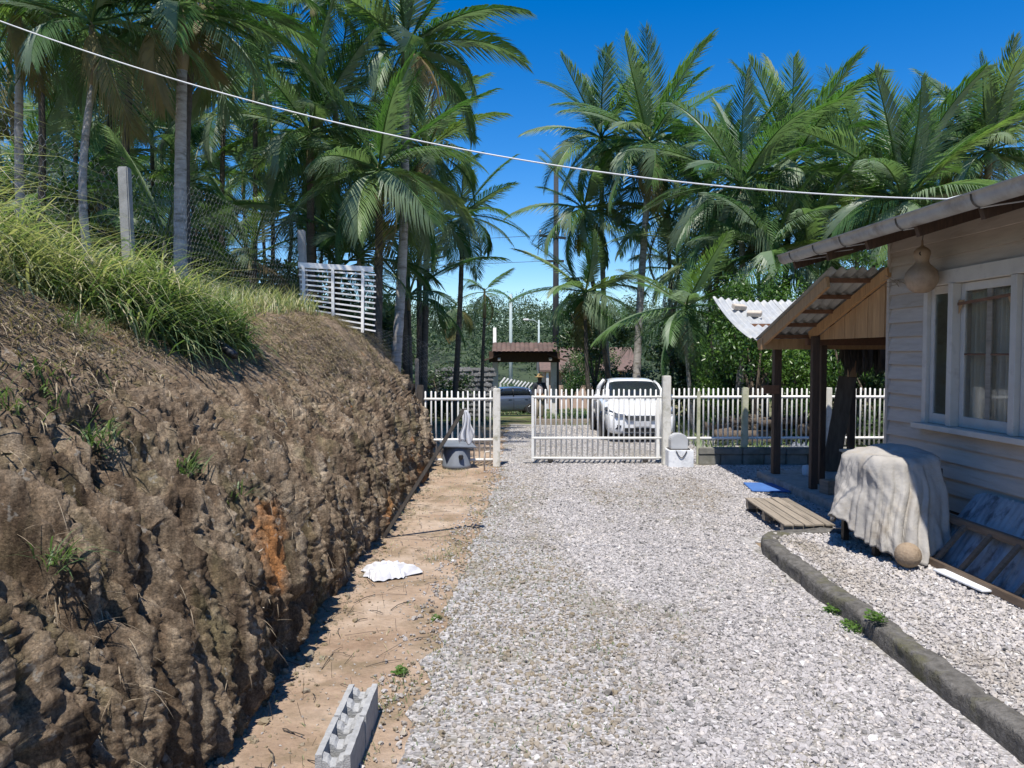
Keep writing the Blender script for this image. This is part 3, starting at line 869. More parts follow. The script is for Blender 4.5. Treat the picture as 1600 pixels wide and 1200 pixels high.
tb('mullion', -2.135, -2.215, WZ0+.002, WZ1-.002, -.06, .05, parent=win)
sash(-2.22, -2.68, -.005)
# dark braces across the centre sash (fly-screen frame)
MB().bar((-.02, -1.31, 2.66), (-.02, -2.12, 2.70), .012, .03).build('screen_bar', MATS['red_wood'], win)
for yy_ in (-1.315, -2.12):
    s_ = -1 if yy_ > -2 else 1
    MB().add([(-.018, yy_, 2.7), (-.018, yy_+s_*.09, 2.7), (-.018, yy_, 2.56), (-.01, yy_, 2.7), (-.01, yy_+s_*.09, 2.7), (-.01, yy_, 2.56)], [(0, 1, 2), (5, 4, 3), (0, 3, 4, 1), (1, 4, 5, 2), (2, 5, 3, 0)]).build('corner_brace', MATS['raw_wood'], win)
# curtains
def curtain(y0, y1):
    n = 90
    V, F = [], []
    for i in range(n+1):
        t = i/n; y = y0+(y1-y0)*t
        for j, z in enumerate((1.3, 2.0, 2.78)):
            V.append((.13+.028*math.sin(t*46+j*.3)+.012*math.sin(t*19+j), y+.012*math.sin(j*2+t*9), z))
    for i in range(n):
        for j in range(2): F.append((i*3+j, i*3+j+1, i*3+4+j, i*3+3+j))
    return npmesh('curtain', V, F, True)
c1 = link('curtain', curtain(-1.3, -1.78), MATS['curtain']); c1.location = HC; c1.rotation_euler = (0, 0, TH)
tag(c1, 'pleated brown curtain on corner-post side of the centre window sash', 'curtain')
c2 = link('curtain', curtain(-1.68, -2.14), MATS['curtain']); c2.location = HC; c2.rotation_euler = (0, 0, TH)
tag(c2, 'pleated brown curtain on far-from-porch side of the centre window sash', 'curtain')
# roof: corrugated fibre-cement on rafters, gutter along the eave
SL_ = math.tan(rad(17))
XE, ZE, YF = -.88, 3.4, .92
def corr(name, m, parent, x0, x1, y0, y1, zf, wl=.177, amp=.026, along='x', th=.008, nw=10):
    """corrugated sheet, ridges along x or y; zf(x,y) gives the height"""
    V, F = [], []
    L = (y1-y0) if along == 'x' else (x1-x0)
    n = int(L/wl*nw)
    k = 10
    for side in (0, 1):
        for i in range(n+1):
            a = i/n*L
            for j in range(k+1):
                t = j/k
                x, y = (x0+(x1-x0)*t, y0+a) if along == 'x' else (x0+a, y0+(y1-y0)*t)
                V.append((x, y, zf(x, y)+amp*math.sin(a/wl*2*math.pi)-side*th))
    o = (n+1)*(k+1)
    for i in range(n):
        for j in range(k):
            a = i*(k+1)+j
            F.append((a, a+1, a+k+2, a+k+1)); F.append((o+a, o+a+k+1, o+a+k+2, o+a+1))
    for i in range(n):
        for j in (0, k):
            a = i*(k+1)+j; F.append((a, a+k+1, o+a+k+1, o+a))
    for j in range(k):
        for i in (0, n):
            a = i*(k+1)+j; F.append((a, a+1, o+a+1, o+a))
    return link(name, npmesh(name, V, F, True), MATS[m], parent)
roof = corr('roof', 'fibre_cement', house, XE-.05, 3.2, YN, YF+.05, lambda x, y: ZE+.03+(x-XE)*SL_, amp=.018)
corr('roof', 'fibre_cement', house, 3.2, 7.4, YN, YF+.05, lambda x, y: ZE+.03+(3.2-XE)*SL_-(x-3.2)*SL_)
y = YF-.12
while y > YN:
    MB().bar((XE+.02, y, ZE-.1), (3.2, y, ZE-.1+(3.2-XE)*SL_), .055, .11).build('rafter', MATS['dark_wood'], house)
    y -= .92
for xx in (-.62, -.08, .6, 1.4, 2.3):
    zz = ZE-.028+(xx-XE)*SL_
    MB().box(xx-.025, xx+.025, YN, YF-.02, zz-.02, zz+.02).build('purlin', MATS['dark_wood'], house)
MB().box(-.1, -.03, YN, YF-.08, 3.5, 3.6).build('wall_plate', MATS['dark_wood'], house)
# gutter: open half-round with strap joints
def gut(y0, y1, sag):
    V, F = [], []
    n, k = 24, 9
    for i in range(n+1):
        y = y0+(y1-y0)*i/n
        for j in range(k):
            a = math.pi*(1.0+j/(k-1)) if j else math.pi
            px, pz = .085*math.cos(a), .105*math.sin(a)
            V.append((XE-.07+px, y, ZE+.03+pz-sag*.0))
        V.append((XE-.07+.085, y, ZE+.05))
        V.append((XE-.07-.1, y, ZE+.045)); V.append((XE-.07-.1, y, ZE+.028))
    q = k+3
    for i in range(n):
        for j in range(k): F.append((i*q+j, i*q+j+1, i*q+q+j+1, i*q+q+j))
        F.append((i*q+0, i*q+q, i*q+q+k+2, i*q+k+2)); F.append((i*q+k+1, i*q+k+2, i*q+q+k+2, i*q+q+k+1))
    return npmesh('gutter', V, F, False)
gt = link('gutter', gut(YN, YF, 0), MATS['gutter_metal'], house)
end_ = [(XE-.07+.085*math.cos(a), YF-.001, ZE+.03+.105*math.sin(a)) for a in [math.pi*(1+j/8) for j in range(9)]]
MB().add(end_, [tuple(range(9))]).build('end_cap', MATS['gutter_metal'], gt)
for yj in (.55, -.12, -.78, -1.9, -3.0, -4.2):
    V, F = [], []
    for j in range(9):
        a = math.pi*(1+j/8)
        for (yo, rr) in ((-.012, 1.06), (.012, 1.06)): V.append((XE-.07+.085*rr*math.cos(a), yj+yo, ZE+.03+.105*rr*math.sin(a)))
    for j in range(8): F.append((2*j, 2*j+1, 2*j+3, 2*j+2))
    npm = npmesh('strap', V, F, False); link('strap', npm, MATS['chain'], gt)
    MB().tube([(XE-.075, yj, ZE-.08), (XE+.05, yj-.02, ZE-.06), (XE+.32, yj-.03, ZE-.02)], .006, 5).build('strap_wire', MATS['cable'], gt)
# skirting shadow board and foundation posts
y = -.1
while y > YN:
    MB().box(.1, .35, y-.3, y, 0.0, .46).build('pier', MATS['old_wall'], house, bevel=.01)
    y -= 1.8

# gourd hanging under the eave
gp = atY(1440, 434, 8.12)
prof_g = [(.004, -.165), (.06, -.16), (.12, -.125), (.158, -.06), (.168, 0), (.155, .06), (.115, .11), (.078, .145), (.066, .175), (.073, .215), (.085, .25), (.08, .285), (.055, .315), (.025, .33), (.012, .35), (.01, .4)]
gd = empty('gourd_birdhouse', gp); tag(gd, 'dried brown gourd birdhouse hanging under the house eave', 'gourd')
MB().lathe(prof_g, 24).build('body', MATS['gourd'], gd, True)
MB().lathe([(.001, 0), (.022, .001), (.022, .004), (.001, .005)], 14, (-.045, -.066, .25), 'y').build('entrance_hole', MATS['interior'], gd)
MB().tube([(0, 0, .39), (.01, 0, .5), (-.02, .02, .62)], .005, 5).build('hanging_wire', MATS['chain'], gd)
nest = MB()
for i in range(26):
    a = random.random()*6.28; p = Vector((random.gauss(0, .06), random.gauss(0, .05), random.gauss(0, .03)))
    nest.tube([p, p+Vector((math.cos(a)*.12, math.sin(a)*.08, random.uniform(-.05, .06)))], .004, 4)
nb_ = nest.build('twig_nest', MATS['grey_wood'], None, loc=atY(1404, 440, 8.95)); tag(nb_, 'small tangle of dry twigs at the house corner under the eave', 'nest')

# ================================================================== PORCH
porch = house_root('porch', 'open timber porch with corrugated roof at the end of the house', 'porch')
ye = 2.15            # low end of the porch roof
def pz(y): return 3.17-.335*(y+.0)+.02
MB().box(-.22, 4.5, .06, 3.75, 0, .135).build('floor_slab', MATS['concrete'], porch, bevel=.015)
MB().bar((-.03, .0, pz(0)-.06), (-.03, ye, pz(ye)-.06), .05, .13).build('rafter', MATS['raw_wood'], porch)
MB().bar((-.62, .35, pz(.35)-.03), (-.62, ye+.5, pz(ye+.5)-.03), .045, .14).build('rafter', MATS['raw_wood'], porch)
for xx in (1.4, 3.0):
    MB().bar((xx, .0, pz(0)-.06), (xx, ye, pz(ye)-.06), .05, .13).build('rafter', MATS['dark_wood'], porch)
for i, yq in enumerate((.42, .92, 1.42, 1.92, 2.4)):
    MB().box(-.6, 3.4, yq-.03, yq+.03, pz(yq)-.01, pz(yq)+.045).build('purlin', MATS['red_wood'], porch)
MB().box(-.66, 3.4, ye+.28, ye+.34, pz(ye+.3)-.16, pz(ye+.3)-.0).build('eave_beam', MATS['raw_wood'], porch)
MB().box(-.1, 3.4, ye-.06, ye+.02, pz(ye)-.2, pz(ye)-.1).build('eave_beam', MATS['red_wood'], porch)
corr('roof_sheet', 'fibre_cement', porch, -.68, 3.4, .2, ye+.6, lambda x, y: pz(y)+.075, along='y', wl=.13, amp=.022)
# triangular board infill, one plank at a time
yb = .02; ztri = pz(ye)-.12
while yb < ye-.2:
    wd = random.uniform(.12, .17)
    t0, t1 = pz(yb)-.13, pz(min(yb+wd, ye))-.13
    if t1 - ztri > .02:
        x0_ = .012+random.uniform(-.004, .004)
        V = [(x0_, yb, ztri), (x0_, yb+wd-.005, ztri), (x0_, yb+wd-.005, t1), (x0_, yb, t0)]
        V += [(x+.018, y, z) for x, y, z in V]
        MB().add(V, [(0, 1, 2, 3), (7, 6, 5, 4), (0, 4, 5, 1), (1, 5, 6, 2), (2, 6, 7, 3), (3, 7, 4, 0)]).build('infill_board', MATS['raw_wood'], porch)
    yb += wd
def ppost(x, y, w_, z0=.13, z1=None, m='dark_wood'):
    return MB().box(x-w_/2, x+w_/2, y-w_/2, y+w_/2, z0, z1 or pz(y)-.125).build('post', MATS[m], porch, bevel=.005)
ppost(-.02, 2.0, .1, z1=pz(2.0)-.12)
ppost(.28, 2.38, .085, z1=pz(2.2)-.15)
ppost(-.02, 3.42, .12, z1=2.52)
MB().box(-.27, -.01, 3.33, 3.355, 1.48, 1.62).build('nailed_board', MATS['red_wood'], porch)
MB().box(-.5, 3.4, 3.38, 3.46, 2.52, 2.64).build('rear_beam', MATS['red_wood'], porch)
# second roof: pale loose sheets rising away from the valley, sagging
so = empty('corrugated_sheet', HC+Vector((0, 0, 0)), TH); tag(so, 'sagging pale corrugated roof sheets beyond the porch valley', 'roof sheet')
def zf2(x, y):
    t = (y-2.55)/1.95
    return 2.37+.4*t+.32*t*t + .12*max(0, (-.2-x))*t
corr('sheet', 'new_sheet', so, -.78, .35, 2.58, 4.5, zf2, wl=.13, amp=.022, along='y')
corr('sheet', 'new_sheet', so, .3, 1.6, 2.56, 4.45, lambda x, y: zf2(x, y)+.03, wl=.13, amp=.022, along='y')
MB().box(-.6, 1.6, 3.95, 4.02, zf2(0, 4)-.13, zf2(0, 4)-.05).build('support_beam', MATS['red_wood'], so)
MB().box(1.5, 1.6, 3.94, 4.04, 0, zf2(0, 4)-.13).build('support_post', MATS['dark_wood'], so)
MB().box(-.02, .05, 3.52, 4.6, 2.5, 2.58).build('support_arm', MATS['dark_wood'], so)
Hm = Matrix.Translation(HC) @ Matrix.Rotation(TH, 4, 'Z')
for k, (px_, py_, a, lab) in enumerate(((-.46, 4.05, .3, 'pale brick lying flat on the sagging roof sheet'), (-.27, 3.8, -.5, 'pale brick tilted on the sagging roof sheet beside another brick'))):
    o = MB().box(-.12, .12, -.06, .06, 0, .075).build('brick', MATS['brick_piece'], bevel=.008, loc=Hm @ Vector((px_, py_, zf2(px_, py_)+.03)), rot=(.42, .05, a))
    tag(o, lab, 'brick')
# dark dry palm thatch hanging at the back of the porch
th = MB()
for i in range(420):
    x = random.uniform(.9, 3.2); L = random.uniform(.3, .62)
    y = 3.1+random.uniform(-.1, .1)
    th.add([(x, y, 2.34), (x+.06, y+.01, 2.34), (x+.045, y, 2.34-L*.7), (x+random.uniform(-.03, .06), y+random.uniform(-.06, .06), 2.34-L)], [(0, 1, 2, 3)])
t_ = th.build('thatch_fringe', MATS['stake_wood'], loc=HC, rot=(0, 0, TH)); tag(t_, 'dark dry palm thatch fringe hanging at the back of the porch', 'thatch')
o = MB().bar((1.0, 3.6, .13), (1.28, 3.62, 1.75), .3, .035, up=(0, 1, 0)).build('timber_slab', MATS['bark'], bevel=.01, loc=HC, rot=(0, 0, TH)); tag(o, 'rough dark timber slab leaning upright behind the porch', 'plank')
o = MB().bar((1.3, 3.5, 1.75), (1.32, 3.52, 2.45), .14, .05, up=(0, 1, 0)).build('roof_strut', MATS['raw_wood'], porch)
o = empty('porch_bench', HC, TH); tag(o, 'low pale bench in the shade at the back of the porch', 'bench')
MB().box(1.0, 2.2, 3.0, 3.3, .52, .56).build('seat', MATS['trim'], o, bevel=.006)
for xx in (1.1, 2.1): MB().box(xx-.03, xx+.03, 3.05, 3.25, .135, .52).build('leg', MATS['dark_wood'], o)
# small box at the post foot
o = MB().box(-.11, .11, -.1, .1, 0, .2).build('wooden_box', MATS['grey_wood'], bevel=.006, loc=Hm @ Vector((.06, 1.62, .135)), rot=(0, 0, .25)); tag(o, 'small grey box at the foot of a porch post', 'box')
o = MB().lathe([(.06, 0), (.075, .02), (.08, .12), (.07, .16), (.04, .17)], 14).build('paint_tin', MATS['whitewash'], None, True, loc=Hm @ Vector((.42, 3.2, .135))); tag(o, 'small white tin on the porch floor by the block wall', 'tin')
# blue mat, pallet
a = atZ(1165, 760, .02)
o = MB().box(0, .78, -.38, .38, 0, .018).build('door_mat', MATS['blue_mat'], bevel=.006, loc=(a.x, a.y-.1, .022), rot=(0, 0, -.12)); tag(o, 'flat blue mat on the gravel beside the porch step', 'mat')
pal = empty('pallet', (3.13, 8.6, 0), rad(-1.5)); tag(pal, 'weathered grey plank pallet on the gravel by the kerb end', 'pallet')
for i in range(5):
    me = MB().box(0, .108, random.uniform(-.03, .02), 1.62+random.uniform(-.03, .03), 0, .022).mesh('plank', bevel=.004)
    link('plank', me, MATS['grey_wood'], pal, loc=(i*.117, 0, .165+random.uniform(-.003, .003)), rot=(random.uniform(-.004, .004), random.uniform(-.03, .03), 0))
for yv in (.05, .76, 1.48): MB().box(.0, .57, yv, yv+.09, .06, .163).build('bearer', MATS['grey_wood'], pal, bevel=.004)
for yv in (.05, 1.48): MB().box(.02, .55, yv-.0, yv+.1, 0.0, .058).build('skid', MATS['stake_wood'], pal, bevel=.004)
# ladder, leaning sheet, loose board by the wall
lad = house_root('wooden_ladder', 'old brown wooden ladder lying on edge against the house', 'ladder')
lo, up_ = (-.66, BEDZ+.03), (-.34, .52)
MB().bar((lo[0], -1.55, lo[1]), (lo[0], -5.2, lo[1]), .05, .075).build('rail', MATS['ladder_wood'], lad, bevel=.006)
MB().bar((up_[0], -1.6, up_[1]), (up_[0], -5.2, up_[1]), .05, .075).build('rail', MATS['ladder_wood'], lad, bevel=.006)
y = -2.02
while y > -5.1:
    MB().bar((lo[0], y, lo[1]), (up_[0]-.0, y, up_[1]), .06, .028, up=(.7, 0, .7)).build('rung', MATS['ladder_wood'], lad, bevel=.004)
    y -= .36
ish = house_root('iron_sheet', 'bluish galvanised corrugated sheet leaning against house wall behind ladder', 'metal sheet')
V, F = [], []
n = 150
for i in range(n+1):
    yv = -1.62-2.6*i/n
    d_ = .012*math.sin(i/n*2.6/.076*2*math.pi)
    cut = .1*max(0, 1-i/14)
    V += [(-.5+d_*.8, yv, BEDZ+.0+d_*.5), (-.06+d_*.8, yv-cut-.18*0, .79+d_*.5-cut*.4)]
for i in range(n): F.append((2*i, 2*i+2, 2*i+3, 2*i+1))
link('sheet', npmesh('sheet', V, F, True), MATS['iron_sheet'], ish)
o = MB().box(-.06, .06, -.32, .32, 0, .018).build('loose_board', MATS['whitewash'], bevel=.004, loc=Hm @ Vector((-.73, -2.55, BEDZ+.012)), rot=(0, .03, TH+.05)); tag(o, 'small whitish board lying on the stones by the ladder', 'board')

# ================================================================== COVERED MACHINE
def covered():
    """draped canvas: rings from the top outline to the hem, with folds"""
    cx, cy = 3.93, 7.82
    nth, nr = 220, 46
    V = np.zeros((nr+1, nth, 3))
    th = np.linspace(0, 2*np.pi, nth, endpoint=False)
    # top outline: superellipse .43 x .5 ; hem: wider, uneven
    def sup(a, b, p):
        c, s = np.cos(th), np.sin(th)
        r = (np.abs(c/a)**p+np.abs(s/b)**p)**(-1/p)
        return r*c, r*s
    tx, ty = sup(.36, .40, 7)
    hx, hy = sup(.44, .58, 3)
    # long tail of cloth on the near-left side, open pleat; corner flare on the far-left side
    front = np.exp(-(((th-np.deg2rad(258)+np.pi) % (2*np.pi)-np.pi)/.55)**2)
    left = np.exp(-(((th-np.deg2rad(175)+np.pi) % (2*np.pi)-np.pi)/.42)**2)
    hem = .33 - .2*front - .02*np.sin(th*5+1) + .12*left
    hem = np.where((th > 5.1) | (th < 1.2), .22, hem)
    fold0 = 0
    for i in range(nr+1):
        t = i/nr
        if t < .25:      # top
            q = t/.25
            k = q
            x, y = tx*k, ty*k
            z = 1.12+.05*np.exp(-((x-.12)**2+(y-.1)**2)/.06)+.02*np.sin(x*9+y*5) - .045*np.clip(q-.85, 0, 1)/.15 + .0*x
            z = z - .05*np.clip(-x, 0, 1) 
            V[i, :, 0], V[i, :, 1], V[i, :, 2] = x, y, z
        else:
            q = (t-.25)/.75
            e = q**1.1
            ph = th+.35*q*front
            fold = 1.2*np.abs(np.sin(ph*8.5+1.2*np.sin(ph*3)))**.7-.6 + .45*np.sin(ph*29+2+1.5*np.sin(ph*5)) + .25*np.sin(ph*53+q*2)
            ff = fold*.058*(q**.75)*(.7+.8*front)
            rr = np.hypot(hx, hy)
            x = tx*(1-e)+hx*e; y = ty*(1-e)+hy*e
            r = np.hypot(x, y)
            x = x+x/r*ff - .13*left*q; y = y+y/r*ff - .1*front*q**1.5
            ztop = 1.07-.05*np.clip(-tx, 0, 1)
            V[i, :, 0], V[i, :, 1] = x, y
            V[i, :, 2] = ztop*(1-q)+hem*q + .015*np.sin(th*7+q*4)*q
    V[:, :, 0] += .02*(vn(V[:, :, 1]*5+3, V[:, :, 2]*5, 4)-.5)*2
    wrk = 1-np.abs(2*fbm(V[:, :, 0]*6+V[:, :, 2]*3, V[:, :, 1]*6-V[:, :, 2]*4, 55, 3)-1)
    rr_ = np.hypot(V[:, :, 0], V[:, :, 1])+.05
    V[:, :, 0] += V[:, :, 0]/rr_*.035*(wrk-.7); V[:, :, 1] += V[:, :, 1]/rr_*.035*(wrk-.7); V[:, :, 2] += .02*(wrk-.7)
    Vf = V.reshape(-1, 3)
    F = []
    for i in range(nr):
        a = np.arange(nth); b_ = (a+1) % nth
        F.append(np.stack([i*nth+a, i*nth+b_, (i+1)*nth+b_, (i+1)*nth+a], 1))
    me = npmesh('cover', Vf, np.concatenate(F), True)
    return me, (cx, cy)
me, (cx, cy) = covered()
mc = empty('covered_machine', (cx, cy, BEDZ), TH); tag(mc, 'machine hidden under a draped beige canvas sheet', 'machine')
for v_ in me.vertices: v_.co.z -= BEDZ
o = link('cover', me, MATS['canvas'], mc)
sm = o.modifiers.new('thickness', 'SOLIDIFY'); sm.thickness = .006
MB().box(-.34, .36, -.36, .36, .3, .9).build('machine_body', MATS['car_black'], mc, bevel=.03)
for sx in (-.3, .3):
    for sy in (-.32, .32):
        MB().box(sx-.03, sx+.03, sy-.03, sy+.03, 0, .3).build('leg', MATS['chain'], mc)
b0 = atZ(1420, 888, BEDZ)
o = MB().lathe([(.001, -.118)]+[(.118*math.sin(a), -.118*math.cos(a)) for a in [math.pi*i/14 for i in range(1, 14)]]+[(.001, .118)], 22).build('ball', MATS['ball_leather'], None, True, loc=(b0.x, b0.y+.02, BEDZ+.12)); tag(o, 'worn tan ball resting against the canvas sheet', 'ball')

# ================================================================== SMALL THINGS ON THE LEFT
def hollow_block(name, label, loc, rz):
    # hollow block: two side walls, three lower notched webs, open cells
    L, W, Hh, t = .39, .175, .19, .036
    mb = MB()
    rr = random.Random(len(label))
    def wall(y0, y1):
        n = 10
        V, F = [], []
        for i in range(n+1):
            x = L*i/n
            V += [(x, y0, 0), (x, y1, 0), (x, y1-rr.uniform(0, .003), Hh-rr.uniform(0, .004)), (x, y0+rr.uniform(0, .003), Hh-rr.uniform(0, .004))]
        for i in range(n):
            for k in range(4): F.append((i*4+k, i*4+(k+1) % 4, i*4+4+(k+1) % 4, i*4+4+k))
        F += [(3, 2, 1, 0), (n*4, n*4+1, n*4+2, n*4+3)]
        mb.add(V, F)
    wall(-W/2, -W/2+t); wall(W/2-t, W/2)
    yi = W/2-t+.003
    for xc, hgt, hw_ in ((.032, .182, .032), (L*.5, .187, .042), (L-.032, .18, .032)):
        def sec(x, dz, yy_):
            return [(x, -yy_, 0), (x, yy_, 0), (x, yy_, hgt-dz), (x, yy_*.5, hgt-.012-dz), (x, .014, hgt-.032-dz), (x, -.014, hgt-.032-dz), (x, -yy_*.5, hgt-.01-dz), (x, -yy_, hgt-dz)]
        rings = [sec(xc-hw_, .02, yi), sec(xc-hw_*.5, .0, yi), sec(xc+hw_*.5, .0, yi), sec(xc+hw_, .02, yi)]
        V = [p for r_ in rings for p in r_]
        F = [(i_*8+k, i_*8+(k+1) % 8, i_*8+8+(k+1) % 8, i_*8+8+k) for i_ in range(3) for k in range(8)]+[tuple(range(7, -1, -1)), tuple(range(24, 32))]
        mb.add(V, F)
    mb.box(.01, L-.01, -yi, yi, .004, .02)
    return tag(link(name, mb.mesh(name), MATS['block_concrete'], loc=loc, rot=(0, 0, rz)), label, 'block')
p1 = atZ(560, 1068, .19); p2 = atZ(512, 1175, .19)
dirv = Vector((p1.x-p2.x, p1.y-p2.y))
az = math.atan2(dirv.y, dirv.x)
ux, uy = math.cos(az), math.sin(az)
e0 = Vector((p1.x+.03, p1.y, 0))
hollow_block('concrete_block', 'grey hollow concrete block on dirt, the one nearer the crumpled white cloth', (e0.x-ux*.39, e0.y-uy*.39, 0), az)
hollow_block('concrete_block', 'grey hollow concrete block on dirt, the one farther from the crumpled white cloth', (e0.x-ux*.795, e0.y-uy*.795, 0), az+.01)
# white cloth heap on the ground
def heap(cx, cy, rx, ry, h, seed):
    n = 70
    g = np.linspace(-1, 1, n)
    A, B = np.meshgrid(g, g)
    r = np.maximum(np.abs(A), np.abs(B)); ang = np.arctan2(B, A)
    rr = r*(1+.16*np.sin(ang*3+seed)+.1*np.sin(ang*7+2*seed))
    X = cx+rx*rr*np.cos(ang); Yc = cy+ry*rr*np.sin(ang)
    wr = 1-np.abs(2*fbm(A*1.7+seed, B*2.6, seed+3, 4)-1)
    Z = h*(1-r**3)*(.15+.75*fbm(A*1.3+seed, B*1.3, seed, 2)) + .9*h*(wr-.55)*(1-r**6) + .015*np.abs(np.sin(A*11+3*B))
    Z = np.maximum(Z, .004)+.008
    return npmesh('cloth', np.stack([X.ravel(), Yc.ravel(), Z.ravel()], 1), np.array([(i*n+j, i*n+j+1, (i+1)*n+j+1, (i+1)*n+j) for i in range(n-1) for j in range(n-1)]), True)
c0 = atZ(606, 900, 0)
me = heap(0, 0, .27, .22, .1, 7)
o = link('white_cloth', me, MATS['cloth_white'], loc=(c0.x, c0.y+.05, 0)); tag(o, 'crumpled white cloth lying on the dirt at the bank foot', 'cloth')
# leaning stake with rag
s0, s1 = Vector((-1.5, 8.72, .0)), Vector((-.555, 8.75, 1.5))
o = MB().bar(s0, s1, .05, .045).build('leaning_stake', MATS['stake_wood'], bevel=.006); tag(o, 'dark weathered stake leaning out from the bank foot', 'stake')
n = 26
V, F = [], []
for i in range(n+1):
    t = i/n
    wd = .012+.075*t**.8
    for j in range(13):
        a = j/12*2-1
        V.append((wd*a*(1+.15*math.sin(t*9)) + .012*math.sin(t*6)+.02*t, .04*math.sin(a*8+t*2.5)*(.25+t), -.40*t*(1-.2*abs(a+.3))-.05*math.sin(a*4)*t))
for i in range(n):
    for j in range(12): F.append((i*13+j, i*13+j+1, (i+1)*13+j+1, (i+1)*13+j))
o = link('white_rag', npmesh('white_rag', V, F, True), MATS['cloth_white'], loc=s1+Vector((.015, -.035, -.01))); tag(o, 'white rag hanging from the top of the leaning stake', 'rag')
o.modifiers.new('t', 'SOLIDIFY').thickness = .005
# grey tank with tilted lid
tp = atZ(712, 734, 0)
tk = empty('grey_tub', (tp.x, tp.y+.25, 0)); tag(tk, 'round grey plastic tub with a pipe hole beside short fence', 'tub')
MB().lathe([(.27, 0), (.275, .07), (.262, .085), (.255, .34), (.235, .36), (.235, .42), (.2, .42), (.2, .05)], 28).build('body', MATS['plastic_grey'], tk, True)
MB().lathe([(.03, 0), (.045, .0), (.045, .05), (.032, .05), (.03, .01)], 16, (.1, -.29, .24), 'y').build('pipe_socket', MATS['black_plastic'], tk, True)
MB().box(-.31, .31, -.25, .25, 0, .02).build('lid', MATS['plastic_grey'], tk, bevel=.006, loc=(.02, -.02, .44), rot=(.12, .06, .3))
o = MB().tube([(0, 0, 0), (0, 0, .3), (.02, 0, .36), (.1, 0, .37)], .016, 8).build('standpipe', MATS['trim'], None, True, loc=atZ(757, 737, 0)); tag(o, 'thin white standpipe by the short fence end post', 'pipe')
# drain pipe sticking out of the bank
o = MB().tube([atY(290, 500, 8.6), atY(322, 522, 8.1), atY(366, 555, 7.65)], .045, 12).build('drain_pipe', MATS['black_plastic'], None, True); tag(o, 'black plastic pipe poking out of the bank below tall grass', 'pipe')
# white slatted panel on top of the bank
pn = empty('slatted_panel', (0, 0, 0)); tag(pn, 'white horizontal slat panel standing on top of the bank', 'panel')
A, B = atY(470, 414, 13.0), atY(583, 421, 13.35)
C_, D_ = atY(472, 500, 13.0), atY(582, 521, 13.35)
pn.location = (A.x, A.y, D_.z)
def rel(p): return p-pn.location
MB().bar(rel(A+Vector((-.05, 0, 0))), rel(B), .05, .09).build('top_board', MATS['white_paint'], pn, bevel=.005)
for t in (.04, .44, .86):
    a_, b_ = A.lerp(B, t), C_.lerp(D_, t)
    MB().bar(rel(a_+Vector((0, -.035, -.02))), rel(b_+Vector((0, -.035, -.02))), .05, .03, up=(0, 1, 0)).build('upright', MATS['white_paint'], pn, bevel=.004)
for i in range(11):
    t = (i+1)/11.4
    a_, b_ = A.lerp(C_, t), B.lerp(D_, t)
    e = .04*random.random()
    MB().bar(rel(a_+Vector((-.05+e, 0, 0))), rel(b_+Vector((.04+e*.5, 0, 0))), .02, .028).build('slat', MATS['white_paint'], pn, bevel=.003)
# wire-mesh fence posts and mesh
def bpost(u, v, Y, w_, label):
    t = atY(u, v, Y); zb = bank_z(t.x, Y)-.15
    return post('mesh_post', label, t.x, Y, zb, t.z, w_, 'concrete', tilt=(random.uniform(-.02, .02), random.uniform(-.03, .03)))
bpost(200, 262, 8.5, .11, 'lichen-spotted concrete post in the tall grass')
bpost(475, 360, 13.1, .12, 'concrete post behind the white slat panel')
def mesh_fence(name, label, pts, cw=.085, chh=.075, r=.0015):
    """hexagonal netting along plan points (x,y,zbottom,ztop)"""
    P = [Vector(p[:2]) for p in pts]
    cum = [0]
    for a, b_ in zip(P[:-1], P[1:]): cum.append(cum[-1]+(b_-a).length)
    Lt = cum[-1]
    E = []
    def pos(s, h):
        i = min(max(np.searchsorted(cum, s)-1, 0), len(P)-2)
        t = (s-cum[i])/(cum[i+1]-cum[i])
        p = P[i].lerp(P[i+1], t)
        zb = pts[i][2]*(1-t)+pts[i+1][2]*t; zt = pts[i][3]*(1-t)+pts[i+1][3]*t
        bul = .05*math.sin(s*1.3)+.03*math.sin(s*3.1+h*2)
        return (p.x+bul, p.y+.02*math.sin(s*2.2+h*3), zb+h*(zt-zb)/1.6 + .03*math.sin(s*1.9+1)*h)
    rows = int(1.6/chh); cols = int(Lt/cw)
    vid = {}
    V = []
    def vtx(s, h):
        k = (round(s, 4), round(h, 4))
        if k not in vid: vid[k] = len(V); V.append(pos(s, h))
        return vid[k]
    for j in range(rows):
        for i in range(cols):
            s = (i+(.5 if j % 2 else 0))*cw; h = j*chh
            a = vtx(s, h); b_ = vtx(s, h+chh*.4); 
            E.append((a, b_))
            h2 = h+chh
            E.append((b_, vtx(s-.5*cw, h2))); E.append((b_, vtx(s+.5*cw, h2)))
    V = np.array(V); E = np.array(E)
    a, b_ = V[E[:, 0]], V[E[:, 1]]
    d = b_-a; d /= np.linalg.norm(d, axis=1)[:, None]+1e-9
    n1 = np.cross(d, np.array([.3, .9, .2])); n1 /= np.linalg.norm(n1, axis=1)[:, None]
    n2 = np.cross(d, n1)
    VV = np.concatenate([q[:, None]+r*(math.cos(k*2.094)*n1+math.sin(k*2.094)*n2)[:, None] for q in (a, b_) for k in range(3)], 1)
    Fq = np.array([(k, (k+1) % 3, 3+(k+1) % 3, 3+k) for k in range(3)])
    F = (np.arange(len(E))[:, None, None]*6+Fq[None]).reshape(-1, 4)
    return tag(link(name, npmesh(name, VV.reshape(-1, 3), F), MATS['wire']), label, 'wire fence')
pts = []
